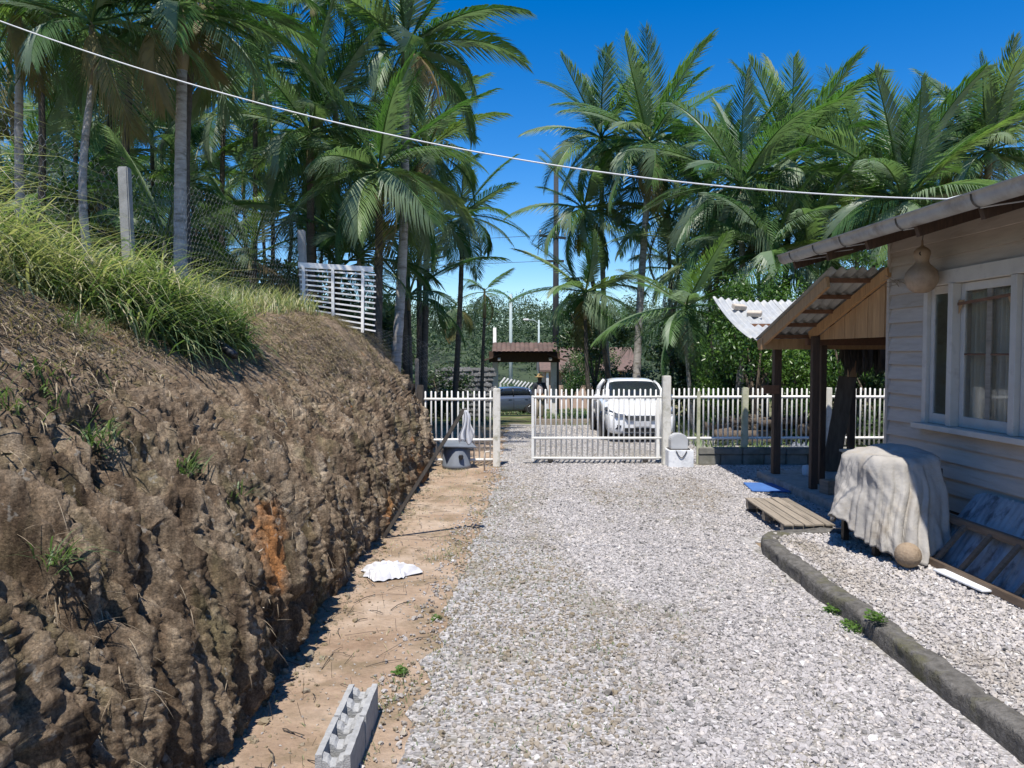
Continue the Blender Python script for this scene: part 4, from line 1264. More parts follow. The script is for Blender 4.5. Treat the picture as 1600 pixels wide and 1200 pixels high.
for (x, y, h0, h1) in ((-5.6, 3.2, 0, 1.55), (-5.0, 5.5, 0, 1.6), (-4.42, 8.5, 0, 1.6), (-4.0, 10.8, 0, 1.5), (-3.7, 13.1, 0, 1.7)):
    zb = bank_z(x, y); pts.append((x, y, zb+h0, zb+h1))
mesh_fence('wire_mesh_fence', 'sagging hexagonal wire netting along the top of the bank', pts)
a, b_, c_ = atY(588, 516, 13.9), atY(640, 528, 14.2), atY(692, 548, 14.6)
mesh_fence('wire_mesh_fence', 'loose end of hexagonal netting drooping beside the slat panel', [(a.x, a.y, a.z-.35, a.z), (b_.x, b_.y, b_.z-.6, b_.z), (c_.x, c_.y, c_.z-1.0, c_.z)], .1, .1)
# service cable to the house
ca, cb = atY(-260, -72, 7.2), Vector((XE-.1, -2.6, ZE+.07))
cb = Hm @ cb
cm = atY(780, 240, 6.7)
pts = []
for i in range(61):
    t = i/60
    p = ca.lerp(cb, t)
    tm = (cm.x-ca.x)/(cb.x-ca.x)
    sag = (ca.z*(1-tm)+cb.z*tm-cm.z)/(4*tm*(1-tm))
    p.z -= 4*sag*t*(1-t)
    pts.append(p)
pts.append(cb+Vector((.12, -.02, .03)))
o = MB().tube(pts, .0065, 7).build('service_cable', MATS['cable'], None, True); tag(o, 'pale overhead cable running from the palms to the house gutter', 'cable')
cpole = MB().tube([(ca.x, ca.y, bank_z(ca.x, ca.y)-.3), (ca.x, ca.y, ca.z+.5)], [.11, .09], 12).build('cable_pole', MATS['concrete'], None, True); tag(cpole, 'concrete pole on the bank carrying the overhead cable', 'pole')

# ================================================================== PALMS
def frond_mesh(bend, seed, nl=66):
    """feather frond along +x, unit length 2.8 m, arching down by bend (radians)"""
    r = random.Random(seed)
    L = 2.8
    K = 24
    pts, p, tw = [], Vector((0, 0, 0)), []
    sidebend = r.uniform(-.18, .18)
    for i in range(K+1):
        t = i/K
        pts.append(p.copy())
        a = -bend*t**1.35
        b_ = sidebend*t*t
        p = p+Vector((math.cos(a)*math.cos(b_), math.sin(b_)*math.cos(a), math.sin(a)))*(L/K)
    mb = MB()
    mb.tube(pts, [.03*(1-.9*i/K)+.003 for i in range(K+1)], 5)
    def at(t):
        f = t*K; i = min(int(f), K-1); q = pts[i].lerp(pts[i+1], f-i)
        return q, (pts[min(i+1, K)]-pts[max(i-1, 0)]).normalized()
    twist = r.uniform(-.5, .5)
    for sgn in (-1, 1):
        for k in range(nl):
            t = .13+.865*(k+r.uniform(-.25, .25))/nl
            if r.random() < .03: continue
            q, T = at(max(.1, min(t, .999)))
            up = Vector((0, 1, 0)).cross(T)*-1
            if up.z < 0 and abs(T.z) < .9: up = -up
            side = T.cross(up)*-sgn
            # leaflet plane twists progressively along the frond
            tw_ = twist*t+.25
            s2 = side*math.cos(tw_)+up*math.sin(tw_)*(1 if sgn > 0 else .6)
            fa = .55+.5*t+r.uniform(-.08, .08)
            d = (s2*math.cos(fa)+T*math.sin(fa)).normalized()
            ln = .86*(min(1, (t-.04)/.22)**.6)*(1-.72*max(0, (t-.45)/.55)**1.4)*r.uniform(.9, 1.08)
            wd = .042*(1-.35*t)
            wv = (T*.8+up*.35*sgn).normalized()
            wv = (wv-d*wv.dot(d)).normalized()*wd*.5
            dr = Vector((0, 0, -1))*ln
            m1 = q+d*ln*.45+dr*.04*(1+bend); tip = q+d*ln*.9+dr*(r.uniform(.12, .42)+.2*bend)
            mb.add([q-wv*.5, q+wv*.5, m1+wv, m1-wv, tip], [(0, 1, 2, 3), (3, 2, 4)])
    return npm(mb, 'frond')
def npm(mb, name):
    me = bpy.data.meshes.new(name)
    me.from_pydata(mb.v, [], mb.f)
    return me
FR = {}
for bi, bd in enumerate((.35, .8, 1.25, 1.75)):
    FR[bi] = [frond_mesh(bd, bi*10+s) for s in range(3)]
for l in FR.values():
    for me in l: me.materials.append(MATS['frond_leaf'])
FROLD = [me.copy() for me in FR[3]+FR[2][:1]]
for me in FROLD: me.materials.clear(); me.materials.append(MATS['frond_old'])
FRLOW = {bi: [frond_mesh(bd, 90+bi*10+s, 52) for s in range(2)] for bi, bd in enumerate((.35, .8, 1.25, 1.75))}
for l in FRLOW.values():
    for me in l: me.materials.append(MATS['frond_leaf'])
def fruit_mesh(seed):
    r = random.Random(seed); mb = MB()
    for i in range(34):
        a = r.random()*6.28; x, y = math.cos(a)*r.uniform(.03, .2), math.sin(a)*r.uniform(.03, .2)
        L = r.uniform(.35, .7)
        pts = [(0, 0, 0), (x*.8, y*.8, -.08), (x*1.1, y*1.1, -L)]
        mb.tube(pts, .006, 3, False)
        for k in range(9):
            t = .25+.75*k/9; c = (x*(.8+.3*t)+r.uniform(-.02, .02), y*(.8+.3*t)+r.uniform(-.02, .02), -.08-(L-.08)*t)
            q = .016
            mb.add([(c[0]+q, c[1], c[2]), (c[0]-q, c[1], c[2]), (c[0], c[1]+q, c[2]), (c[0], c[1]-q, c[2]), (c[0], c[1], c[2]+q), (c[0], c[1], c[2]-q)], [(0, 2, 4), (2, 1, 4), (1, 3, 4), (3, 0, 4), (2, 0, 5), (1, 2, 5), (3, 1, 5), (0, 3, 5)])
    return npm(mb, 'fruit_cluster')
FRUIT = fruit_mesh(1); FRUIT.materials.append(MATS['yellow_fruit'])
NPALM = 0
def palm(label, ub, Y, uc, vc, r=.1, nf=15, fl=1.0, elo=-35, ehi=78, m='trunk_pale', low=False, shaft=1.0, fruit=0, group=None, old=1, zb=None, seed=None, cat='palm tree', skewz=0):
    global NPALM
    NPALM += 1
    rr = random.Random(seed if seed is not None else NPALM*13+5)
    top = atY(uc, vc, Y)
    bx = atY(ub, 560, Y).x
    if zb is None: zb = bank_z(bx, Y)
    root = empty('palm_tree', (bx, Y, zb))
    tag(root, label, cat, group)
    T = top-Vector((bx, Y, zb))
    H = T.z
    # trunk with leaf-scar rings and a slight sweep
    n = 14 if low else max(18, int(H/.22))
    sway = Vector((rr.uniform(-.12, .12), rr.uniform(-.12, .12), 0))
    pts, rs = [], []
    for i in range(n+1):
        t = i/n
        pts.append(Vector((T.x*t, T.y*t, -.25+(H-shaft*.9+.25)*t))+sway*math.sin(math.pi*t))
        rs.append(r*(1.28-.28*min(1, t*5))*(1-.3*t)*(1+(.05 if i % 2 else -.02)))
    MB().tube(pts, rs, 8 if low else 11).build('trunk', MATS[m], root, True)
    q = pts[-1]
    rt = rs[-1]
    MB().tube([q-Vector((0, 0, .05)), q+Vector((0, 0, shaft*.15)), q+Vector((0, 0, shaft*.55)), q+Vector((0, 0, shaft))], [rt*1.1, rt*1.35, rt*1.05, rt*.55], 10).build('crownshaft', MATS['crownshaft'], root, True)
    cpt = q+Vector((0, 0, shaft*.92))
    a0 = rr.random()*6.28
    nf = int(nf*(1.0 if low else 1.65))
    lib = FRLOW if low else FR
    for i in range(nf):
        t = (i+.5)/nf
        el = ehi+(elo-ehi)*t**.9+rr.uniform(-9, 9)
        az = a0+i*2.399+rr.uniform(-.2, .2)
        bi = min(3, max(0, int(.3+3.1*t+rr.uniform(-.5, .5)))) if el > -10 else rr.choice((1, 2))
        if el > 55: bi = rr.choice((0, 0, 1))
        if old and i >= nf-old: me = rr.choice(FROLD)
        else: me = rr.choice(lib[bi])
        s = fl*rr.uniform(.9, 1.18)*(.8+.2*math.sin(math.pi*min(1, t+.25)))
        o = link('frond', me, None, root)
        M = Matrix.Translation(cpt-Vector((0, 0, .12*t))) @ Matrix.Rotation(az, 4, 'Z') @ Matrix.Rotation(-rad(el), 4, 'Y') @ Matrix.Rotation(rr.uniform(-.55, .55), 4, 'X') @ Matrix.Diagonal((s, s, s, 1))
        o.matrix_local = M
    for k in range(fruit):
        o = link('fruit_cluster', FRUIT, None, root)
        a = rr.random()*6.28
        o.location = q+Vector((math.cos(a)*rt*1.5, math.sin(a)*rt*1.5, .02)); o.rotation_euler = (0, 0, a)
        o.scale = (1.3, 1.3, 1.2)
    return root
# --- left group on the bank (label, trunk u, depth, crown u, crown v ...)
palm('slender pale palm at the uphill end of the wire fence', 44, 11.5, 28, 6, .075, 11, .75)
palm('thin grey palm trunk rising from dry grass uphill of the concrete post', 152, 11, 143, 30, .065, 11, .75)
palm('stout pale palm with brown crownshaft just inside the wire fence', 284, 11.8, 283, 12, .105, 12, .9, elo=-30, ehi=55, shaft=1.0)
palm('greyish palm twin trunk right behind the stout pale palm', 297, 12.6, 300, -40, .09, 10, .85, m='trunk_shaded')
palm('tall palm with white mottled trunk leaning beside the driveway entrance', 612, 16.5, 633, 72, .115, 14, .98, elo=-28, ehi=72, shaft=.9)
palm('palm with broad low crown behind the white slat panel', 588, 15.2, 592, 262, .1, 15, .88, elo=-42, ehi=80, m='trunk_shaded', shaft=.8)
palm('dark palm with dense crown behind the concrete post and panel', 487, 16.0, 484, 205, .1, 13, .85, elo=-40, m='trunk_shaded')
palm('very tall dark palm towering over the panel with crown above the others', 492, 17.5, 490, -30, .095, 12, .9, m='trunk_shaded')
palm('dark palm overhanging the driveway beyond the mottled trunk', 660, 20.5, 668, 232, .1, 14, .85, elo=-45, m='trunk_shaded')
palm('dark drooping palm at the edge of the grove over the stone wall', 706, 24, 722, 335, .1, 14, .85, elo=-55, ehi=60, m='trunk_shaded')
palm('small slim palm in front of the grey stone wall', 752, 27, 757, 455, .075, 9, .5, elo=-50, ehi=60, m='trunk_shaded', low=True)
palm('thin bending palm with yellow dead fronds near the roofed gateway', 712, 30, 718, 480, .07, 9, .6, elo=-60, ehi=50, m='trunk_shaded', low=True, old=3)
GL = 'palms packed in the shady grove behind the wire fence'
bgp = [(62, 14, 60, -20), (140, 17, 135, 70), (168, 19, 172, 120), (205, 15, 203, 40), (240, 20, 235, 130), (352, 20, 348, 150), (395, 18, 398, 110), (420, 22, 424, 200), (520, 19, 524, 150), (560, 24, 565, 240), (635, 23, 640, 190), (655, 22, 655, 320), (20, 17, 15, 90), (110, 22, 118, 180), (270, 24, 268, 200), (305, 28, 300, 240), (470, 27, 476, 260), (520, 30, 515, 300), (385, 30, 380, 270), (180, 30, 185, 240), (60, 28, 55, 220), (440, 24, 455, 330), (340, 25, 330, 320), (230, 26, 222, 300), (120, 26, 128, 300)]
MARKS = [(44, 'uphill of the slender pale palm'), (152, 'between two thin palms by the fence'), (284, 'between concrete post and stout pale palm'), (480, 'between stout pale palm and slat panel'), (612, 'behind the white slat panel'), (9999, 'between mottled palm and stone wall')]
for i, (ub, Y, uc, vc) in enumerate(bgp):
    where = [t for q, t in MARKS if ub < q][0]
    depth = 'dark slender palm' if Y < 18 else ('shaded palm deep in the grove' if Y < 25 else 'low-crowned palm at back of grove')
    palm(depth+' '+where, ub, Y, uc, vc, random.uniform(.07, .1), random.randint(11, 14), random.uniform(.75, .98), elo=-50, ehi=75, m='trunk_shaded', low=True, group=GL, old=random.choice((0, 0, 0, 1)))
# --- right group behind the fence
palm('tall palm with clean pale trunk rising behind the white car', 993, 25, 1014, 222, .14, 17, 1.18, elo=-45, ehi=82, zb=gzf(25), shaft=1.4, seed=3)
palm('tall dark palm close beside the pale-trunked palm', 957, 27.5, 940, 215, .11, 16, 1.05, elo=-60, ehi=82, zb=gzf(27), m='trunk_pale', fruit=2, shaft=1.1)
palm('lower palm with yellow fruit leaning out over the gateway', 962, 26.5, 912, 325, .1, 14, .95, elo=-50, ehi=60, zb=gzf(26), m='trunk_shaded', fruit=3)
palm('short young palm with wide fronds behind the white car', 925, 25.5, 915, 455, .085, 12, .9, elo=-35, ehi=55, zb=gzf(25.5), m='trunk_shaded')
palm('leaning slim palm with drooping low fronds near the long fence', 1086, 20, 1072, 478, .065, 11, .85, elo=-60, ehi=60, zb=gzf(20), old=1)
palm('broad palm with arching pale fronds above the bright bush', 1150, 21.5, 1158, 290, .11, 18, 1.12, elo=-55, ehi=85, zb=gzf(21))
palm('palm with tall upright fronds above the bush and porch', 1218, 23, 1236, 262, .11, 16, 1.25, elo=-40, ehi=86, zb=gzf(23), m='trunk_shaded')
palm('low palm with small crown between bush and porch roof', 1200, 20.5, 1206, 392, .08, 12, .9, elo=-30, ehi=75, zb=gzf(20), m='trunk_shaded')
palm('wide palm with lush fronds behind the house roof', 1420, 20, 1412, 312, .11, 18, 1.12, elo=-35, ehi=80, zb=gzf(20), fruit=2)
palm('dark palm with erect plume of fronds high behind the house roof', 1560, 24, 1545, 232, .11, 17, 1.15, elo=-25, ehi=88, zb=gzf(24), m='trunk_shaded')
palm('half hidden palm between the wide palm and the plume palm', 1490, 26, 1475, 262, .1, 15, 1.1, elo=-30, ehi=75, zb=gzf(26), m='trunk_shaded')
GR = 'palms crowded in the thicket behind the long fence'
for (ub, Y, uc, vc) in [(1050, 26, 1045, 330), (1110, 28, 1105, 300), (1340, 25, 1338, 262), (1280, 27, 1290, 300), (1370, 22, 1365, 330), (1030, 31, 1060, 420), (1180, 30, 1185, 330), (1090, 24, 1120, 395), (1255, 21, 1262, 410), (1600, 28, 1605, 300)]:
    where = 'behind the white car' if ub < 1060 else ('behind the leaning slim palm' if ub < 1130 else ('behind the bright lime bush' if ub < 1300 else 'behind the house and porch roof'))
    palm('shaded palm crowded in the thicket '+where, ub, Y, uc, vc, random.uniform(.08, .1), 17, random.uniform(1.0, 1.2), elo=-50, ehi=80, zb=gzf(Y), m='trunk_shaded', low=True, group=GR)

for i, (u, Y, vc) in enumerate([(20, 15, 330), (110, 16, 300), (190, 18, 330), (255, 14.5, 370), (390, 17, 400), (525, 18, 420), (560, 17, 400), (640, 19, 460), (150, 21, 230), (300, 20, 280), (410, 23, 250), (500, 24, 340)]):
    where = [t for q, t in MARKS if u < q][0]
    palm('young short-stemmed palm with spreading fronds '+where, u, Y, u+random.uniform(-8, 8), vc, .06, 11, random.uniform(.75, 1.0), elo=-15, ehi=80, m='trunk_shaded', low=True, shaft=.4, group='young palms in the undergrowth of the grove', old=random.choice((0, 1)))

# ================================================================== BROADLEAF BUSHES AND TREES
def foliage_mesh(name, n, rx, ry, rz, lsz, seed, hollow=.35, clumps=22):
    r = np.random.default_rng(seed)
    # clump centres spread through the ellipsoid, leaves gathered round them
    c = r.normal(size=(clumps, 3)); c /= np.linalg.norm(c, axis=1)[:, None]
    c *= (r.random(clumps)[:, None]**.45)*np.array([rx, ry, rz])*.82
    k = r.integers(0, clumps, n)
    d = r.normal(size=(n, 3)); d /= np.linalg.norm(d, axis=1)[:, None]
    cr = (.32+.25*r.random(clumps))[k]
    P = c[k] + d*(r.random(n)[:, None]**.4)*cr[:, None]*np.array([rx, ry, rz])*.75
    nrm = d*.6 + r.normal(size=(n, 3))*.5 + np.array([0, 0, .5]); nrm /= np.linalg.norm(nrm, axis=1)[:, None]
    a = np.cross(nrm, r.normal(size=(n, 3))); a /= np.linalg.norm(a, axis=1)[:, None]
    b_ = np.cross(nrm, a)
    s = lsz*r.uniform(.6, 1.3, n)[:, None]
    V = np.stack([P-a*s, P+b_*s*.42+nrm*s*.12, P+a*s, P-b_*s*.42+nrm*s*.12], 1)
    F = (np.arange(n)[:, None, None]*4+np.array([(0, 1, 2), (0, 2, 3)])[None]).reshape(-1, 3)
    tint = np.clip(.5+.25*r.normal(size=n)+.25*(r.random(clumps)-.5)[k]*2, 0, 1)
    return npmesh(name, V.reshape(-1, 3), F, False, np.repeat(tint, 4))
BUSH = [foliage_mesh('crown', 9000, 1, 1, 1, .034, s) for s in range(3)]
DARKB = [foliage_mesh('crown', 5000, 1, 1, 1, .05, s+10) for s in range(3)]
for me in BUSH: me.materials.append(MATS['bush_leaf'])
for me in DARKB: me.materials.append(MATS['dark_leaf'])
def bush(name, label, X, Y, zb, rx, ry, rz, lib, cat='bush', group=None, hz=None, trunk=.06, k=0):
    root = empty(name, (X, Y, zb)); tag(root, label, cat, group)
    hz = hz if hz is not None else rz
    o = link('crown', lib[k % len(lib)], None, root, loc=(0, 0, hz), rot=(0, 0, random.random()*6.28), scl=(rx, ry, rz))
    mb = MB()
    for j in range(5):
        a = j*1.26+random.random(); e = Vector((math.cos(a)*rx*.5, math.sin(a)*ry*.5, hz+rz*.3))
        mb.tube([(0, 0, -.15), (math.cos(a)*.08, math.sin(a)*.08, hz*.4), e], [trunk, trunk*.75, trunk*.2], 6)
    mb.build('trunk', MATS['bark'], root, True)
    return root
def bp(u, Y): return atY(u, 560, Y).x
bush('leafy_bush', 'bright lime green leafy bush rising above porch roof level', bp(1180, 18.5), 18.5, gzf(18.5), 1.5, 1.3, 1.75, BUSH, hz=2.6, k=0)
bush('leafy_bush', 'dense glossy bush behind the porch posts', bp(1255, 18.0), 18.0, gzf(18), 1.4, 1.2, 1.5, BUSH, hz=1.55, k=1)
bush('leafy_bush', 'tall bright bush filling the gap under the house eave', bp(1330, 17.6), 17.6, gzf(17.5), 1.5, 1.2, 2.0, BUSH, hz=2.5, k=2)
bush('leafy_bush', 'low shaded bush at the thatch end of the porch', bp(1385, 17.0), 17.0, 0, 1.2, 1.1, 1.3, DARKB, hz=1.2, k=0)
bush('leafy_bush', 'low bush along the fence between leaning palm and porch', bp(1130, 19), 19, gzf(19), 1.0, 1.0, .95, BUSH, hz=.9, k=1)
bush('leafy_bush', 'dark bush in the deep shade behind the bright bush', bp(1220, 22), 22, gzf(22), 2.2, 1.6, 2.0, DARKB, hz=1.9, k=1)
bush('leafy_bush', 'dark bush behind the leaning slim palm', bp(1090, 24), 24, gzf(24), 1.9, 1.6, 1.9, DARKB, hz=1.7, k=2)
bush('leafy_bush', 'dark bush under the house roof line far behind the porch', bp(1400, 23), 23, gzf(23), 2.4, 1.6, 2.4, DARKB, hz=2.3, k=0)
bush('leafy_bush', 'round dark shrub hiding the roots of the pale-trunked palm', bp(975, 29), 29, gzf(29), 1.6, 1.4, 1.4, DARKB, hz=1.3, k=1)
bush('leafy_bush', 'dark spreading tree behind the roofed gateway and pole', bp(930, 33), 33, gzf(33), 2.2, 1.8, 1.7, DARKB, hz=4.0, k=2)
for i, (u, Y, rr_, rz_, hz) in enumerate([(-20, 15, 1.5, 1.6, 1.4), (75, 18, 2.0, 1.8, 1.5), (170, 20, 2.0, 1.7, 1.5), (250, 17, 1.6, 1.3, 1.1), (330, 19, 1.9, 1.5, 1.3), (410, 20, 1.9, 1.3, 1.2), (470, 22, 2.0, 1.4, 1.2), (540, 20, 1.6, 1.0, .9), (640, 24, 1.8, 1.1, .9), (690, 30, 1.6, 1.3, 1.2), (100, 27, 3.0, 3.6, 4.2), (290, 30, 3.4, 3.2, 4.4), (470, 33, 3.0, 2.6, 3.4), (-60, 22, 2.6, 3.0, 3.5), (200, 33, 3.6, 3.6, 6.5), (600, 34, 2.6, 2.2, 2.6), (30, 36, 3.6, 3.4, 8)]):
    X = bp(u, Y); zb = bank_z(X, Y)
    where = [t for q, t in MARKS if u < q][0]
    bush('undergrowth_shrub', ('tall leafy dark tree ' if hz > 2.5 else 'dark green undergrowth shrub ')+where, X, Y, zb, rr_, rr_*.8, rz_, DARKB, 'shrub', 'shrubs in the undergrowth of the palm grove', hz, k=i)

# ================================================================== GRASS
r = np.random.default_rng(21)
# tall mixed grass mound on the crest
P, s_, y_ = bank_pts(25000, 3.0, 5.6, 3.4, 9.6, r)
dens = fbm(y_*1.1, s_*1.3, 61, 3)
lim = np.interp(y_, [3.4, 6, 7.5, 8.6, 9.9], [3.7, 3.6, 3.4, 3.2, 3.6])
k = (s_ > lim) & (r.random(len(s_)) < np.clip((dens-.36)*3.4, .04, 1))
P, s_, y_ = P[k], s_[k], y_[k]
L = r.uniform(.45, 1.25, len(P))*np.interp(y_, [3.4, 5, 7, 8.4, 9.6], [1.25, 1.3, 1.25, 1.15, .6])*(1+.25*(dens[k]-.5))
greenness = np.interp(y_, [4, 6.6, 7.8, 9.5], [.74, .7, .55, .45])+.25*(fbm(y_*2, s_*2, 70, 2)-.5)*2
blades('tall_grass', P-[0, 0, .02], L, r.uniform(.009, .024, len(P)), np.abs(r.normal(.4, .45, len(P))), np.clip(greenness+r.normal(0, .2, len(P)), 0, 1), r, 1.5, 5, bias=(.12, -.05, 0), label='tall dry and green grass tufted over the crest of the bank')
# reedy dark green clump spilling over the edge
P, s_, y_ = bank_pts(6500, 2.8, 4.0, 6.8, 9.0, r)
k = r.random(len(P)) < np.exp(-((y_-7.9)/.7)**2)*np.clip((s_-2.8)/.35, 0, 1)
P = P[k]
blades('reed_grass', P-[0, 0, .02], r.uniform(.35, .9, len(P)), r.uniform(.014, .032, len(P)), np.abs(r.normal(.55, .45, len(P))), np.clip(r.normal(.3, .2, len(P)), 0, 1), r, 1.3, 5, bias=(.25, -.1, 0), label='dark green reedy grass clump spilling over the bank edge')
# shorter yellow-green grass behind the fence up to the panel
P, s_, y_ = bank_pts(3000, 3.9, 6.5, 9.0, 12.3, r)
blades('short_grass', P-[0, 0, .02], r.uniform(.12, .5, len(P)), r.uniform(.008, .018, len(P)), np.abs(r.normal(.3, .25, len(P))), np.clip(r.normal(.66, .2, len(P)), 0, 1), r, .9, 3, label='yellowish short grass along the wire fence near the slat panel')
# straw hanging on the upper slope
P, s_, y_ = bank_pts(26000, 1.7, 4.2, 3.2, 14.6, r)
k = r.random(len(P)) < np.clip((s_-1.6)*1.1, 0, 1)*np.clip((fbm(y_*1.4, s_*1.2, 88, 3)-.36)*4, 0, 1)
P = P[k]
blades('dry_straw', P+[0, 0, .005], r.uniform(.07, .26, len(P)), r.uniform(.004, .009, len(P)), r.uniform(.9, 1.7, len(P)), np.clip(r.normal(.5, .25, len(P)), 0, 1), r, .8, 3, m='straw_blade', bias=(1.1, -.2, -.0), label='dry straw matted over the upper slope of the bank')
# root strands and dead stalks on the cut face
P, s_, y_ = bank_pts(5200, .3, 2.3, 3.0, 13.5, r)
k = r.random(len(P)) < np.clip((fbm(y_*2.1, s_*2, 93, 3)-.42)*5, 0, 1)
P = P[k]
blades('root_strands', P+[.012, 0, 0], r.uniform(.04, .2, len(P)), r.uniform(.002, .0045, len(P)), r.uniform(1.4, 2.7, len(P)), np.clip(r.normal(.6, .25, len(P)), 0, 1), r, .3, 3, m='straw_blade', bias=(.9, 0, 0), label='dry root strands hanging from the cut face of the bank')
# green tufts on the bank face
tp_ = []
for (u, v, rad_) in ((35, 640, .16), (150, 690, .08), (290, 740, .07), (365, 780, .07), (120, 520, .14), (90, 880, .05), (420, 470, .1), (60, 600, .1)):
    d = ray(u, v)
    # march onto the bank
    t = 2.0
    while t < 18:
        p = Vector((0, 0, CAMZ))+d*t
        if p.x < -1.5 and bank_z(p.x, p.y) > p.z: break
        t += .02
    n = int(900*rad_)
    q = np.array(p)[None]+np.stack([r.normal(0, rad_*.5, n), r.normal(0, rad_, n), r.normal(0, rad_*.4, n)], 1)
    tp_.append(q)
P = np.concatenate(tp_)
blades('bank_tufts', P, r.uniform(.08, .24, len(P)), r.uniform(.006, .012, len(P)), np.abs(r.normal(.7, .3, len(P))), np.clip(r.normal(.25, .15, len(P)), 0, 1), r, .9, 3, bias=(.8, -.3, 0), label='small green grass tufts clinging to the bank face')
# weeds along gravel edge and on the dirt strip
n = 5200
y_ = 3.2+r.random(n)**1.2*11; x_ = drive_left(y_)+r.normal(0, .12, n)+.03
k = r.random(n) < np.clip((fbm(x_*2.5, y_*1.5, 41, 3)-.5)*5, 0, 1)
P = np.stack([x_[k], y_[k], np.zeros(k.sum())+.004], 1)
blades('edge_weeds', P, r.uniform(.015, .06, len(P)), r.uniform(.004, .009, len(P)), np.abs(r.normal(.6, .4, len(P))), np.clip(r.normal(.22, .15, len(P)), 0, 1), r, .9, 2, label='tiny green weeds where dirt strip and gravel meet')
n = 7500
x_ = r.uniform(-.6, 2.5, n); y_ = r.uniform(3.2, 12, n)
k = r.random(n) < moss_mask(x_, y_)
P = np.stack([x_[k], y_[k], np.zeros(k.sum())+.01], 1)
blades('gravel_weeds', P, r.uniform(.015, .05, len(P)), r.uniform(.004, .008, len(P)), np.abs(r.normal(.7, .4, len(P))), np.clip(r.normal(.25, .12, len(P)), 0, 1), r, .9, 2, label='tiny weeds sprouting through the gravel')
n = 3200
y_ = 3.4+r.random(n)*10.6; x_ = r.uniform(-1.5, -.55, n)
k = r.random(n) < np.clip((fbm(x_*3, y_*1.8, 47, 3)-.42)*4, 0, 1)*np.interp(y_, [3.4, 7.5, 9, 14], [.12, .2, 1, 1])
P = np.stack([x_[k], y_[k], np.zeros(k.sum())+.003], 1)
blades('strip_stubble', P, r.uniform(.02, .08, len(P)), r.uniform(.003, .006, len(P)), np.abs(r.normal(.6, .4, len(P))), np.clip(r.normal(.7, .2, len(P)), 0, 1), r, .9, 2, label='dry stubble on the dirt strip near the short fence')
# dry twigs and stalks on the dirt strip
tw = MB()
for i in range(90):
    x, y = random.uniform(-1.5, -.75), 3.2+random.random()**1.3*8
    a = random.random()*6.28; Ls = random.uniform(.05, .32)
    e = Vector((x+math.cos(a)*Ls, y+math.sin(a)*Ls, random.uniform(.004, .03)))
    tw.tube([(x, y, .006), ((x+e.x)/2+random.uniform(-.02, .02), (y+e.y)/2, .02), e], random.uniform(.0012, .0035), 4)
for i in range(40):
    x, y = random.uniform(-1.45, -.7), random.uniform(3.4, 8)
    tw.tube([(x, y, 0), (x+random.uniform(-.03, .03), y+random.uniform(-.03, .03), random.uniform(.04, .13))], .0014, 3)
tag(tw.build('dry_twigs', MATS['stake_wood']), 'dry twigs and stalks littering the dirt strip', 'twigs', kind='stuff')
# ferny weeds at the kerb
def weed(label, x, y, z, rad_, n):
    mb = MB()
    for i in range(n):
        a = random.random()*6.28; d = rad_*random.random()**.5
        c = Vector((math.cos(a)*d, math.sin(a)*d*1.4, random.uniform(.0, rad_*.7)))
        for k in range(4):
            b_ = random.random()*6.28; q = random.uniform(.012, .026)
            mb.add([c, c+Vector((math.cos(b_)*q, math.sin(b_)*q, q*.5)), c+Vector((math.cos(b_+.5)*q*1.5, math.sin(b_+.5)*q*1.5, q*.3))], [(0, 1, 2)])
    root = empty('weed', (x, y, z)); tag(root, label, 'weed')
    me = npm(mb, 'leaves'); me.materials.append(MATS['bush_leaf'])
    at = me.attributes.new('tint', 'FLOAT', 'POINT')
    at.data.foreach_set('value', np.random.default_rng(n).uniform(.4, 1, len(me.vertices)).astype(np.float32))
    link('leaves', me, None, root)
    MB().tube([(0, 0, -.01), (0, 0, rad_*.5)], .004, 4).build('stem', MATS['stem_green'], root)
for lab, u, v, z, q, n in (('bright green weed at the foot of the mossy kerb', 1305, 958, 0, .07, 90), ('larger green weed at the kerb foot beside a smaller one', 1335, 985, 0, .075, 80), ('yellow-green moss weed growing on top of the kerb', 1368, 968, .17, .06, 70), ('small leafy seedling on the dirt by the gravel edge', 628, 1052, 0, .05, 40), ('pair-leaved seedling on the dirt near the concrete blocks', 682, 968, 0, .03, 20)):
    p = atZ(u, v, z); weed(lab, p.x, p.y, z, q, n)
# pale stones bedded in the bank
mbs = MB()
P, s_, y_ = bank_pts(90, .2, 2.4, 3.2, 13, r)
for p in P:
    q = random.uniform(.006, .018)
    mbs.add([Vector(p)+Vector((random.gauss(0, q*.6), random.gauss(0, q*.6), random.gauss(0, q*.6)))+Vector(d_)*q for d_ in ((1, 0, 0), (-1, 0, 0), (0, 1, 0), (0, -1, 0), (0, 0, 1), (0, 0, -1))], [(0, 2, 4), (2, 1, 4), (1, 3, 4), (3, 0, 4), (2, 0, 5), (1, 2, 5), (3, 1, 5), (0, 3, 5)])
tag(mbs.build('embedded_stones', MATS['brick_piece']), 'pale pebbles bedded in the brown bank face', 'stones', kind='stuff')

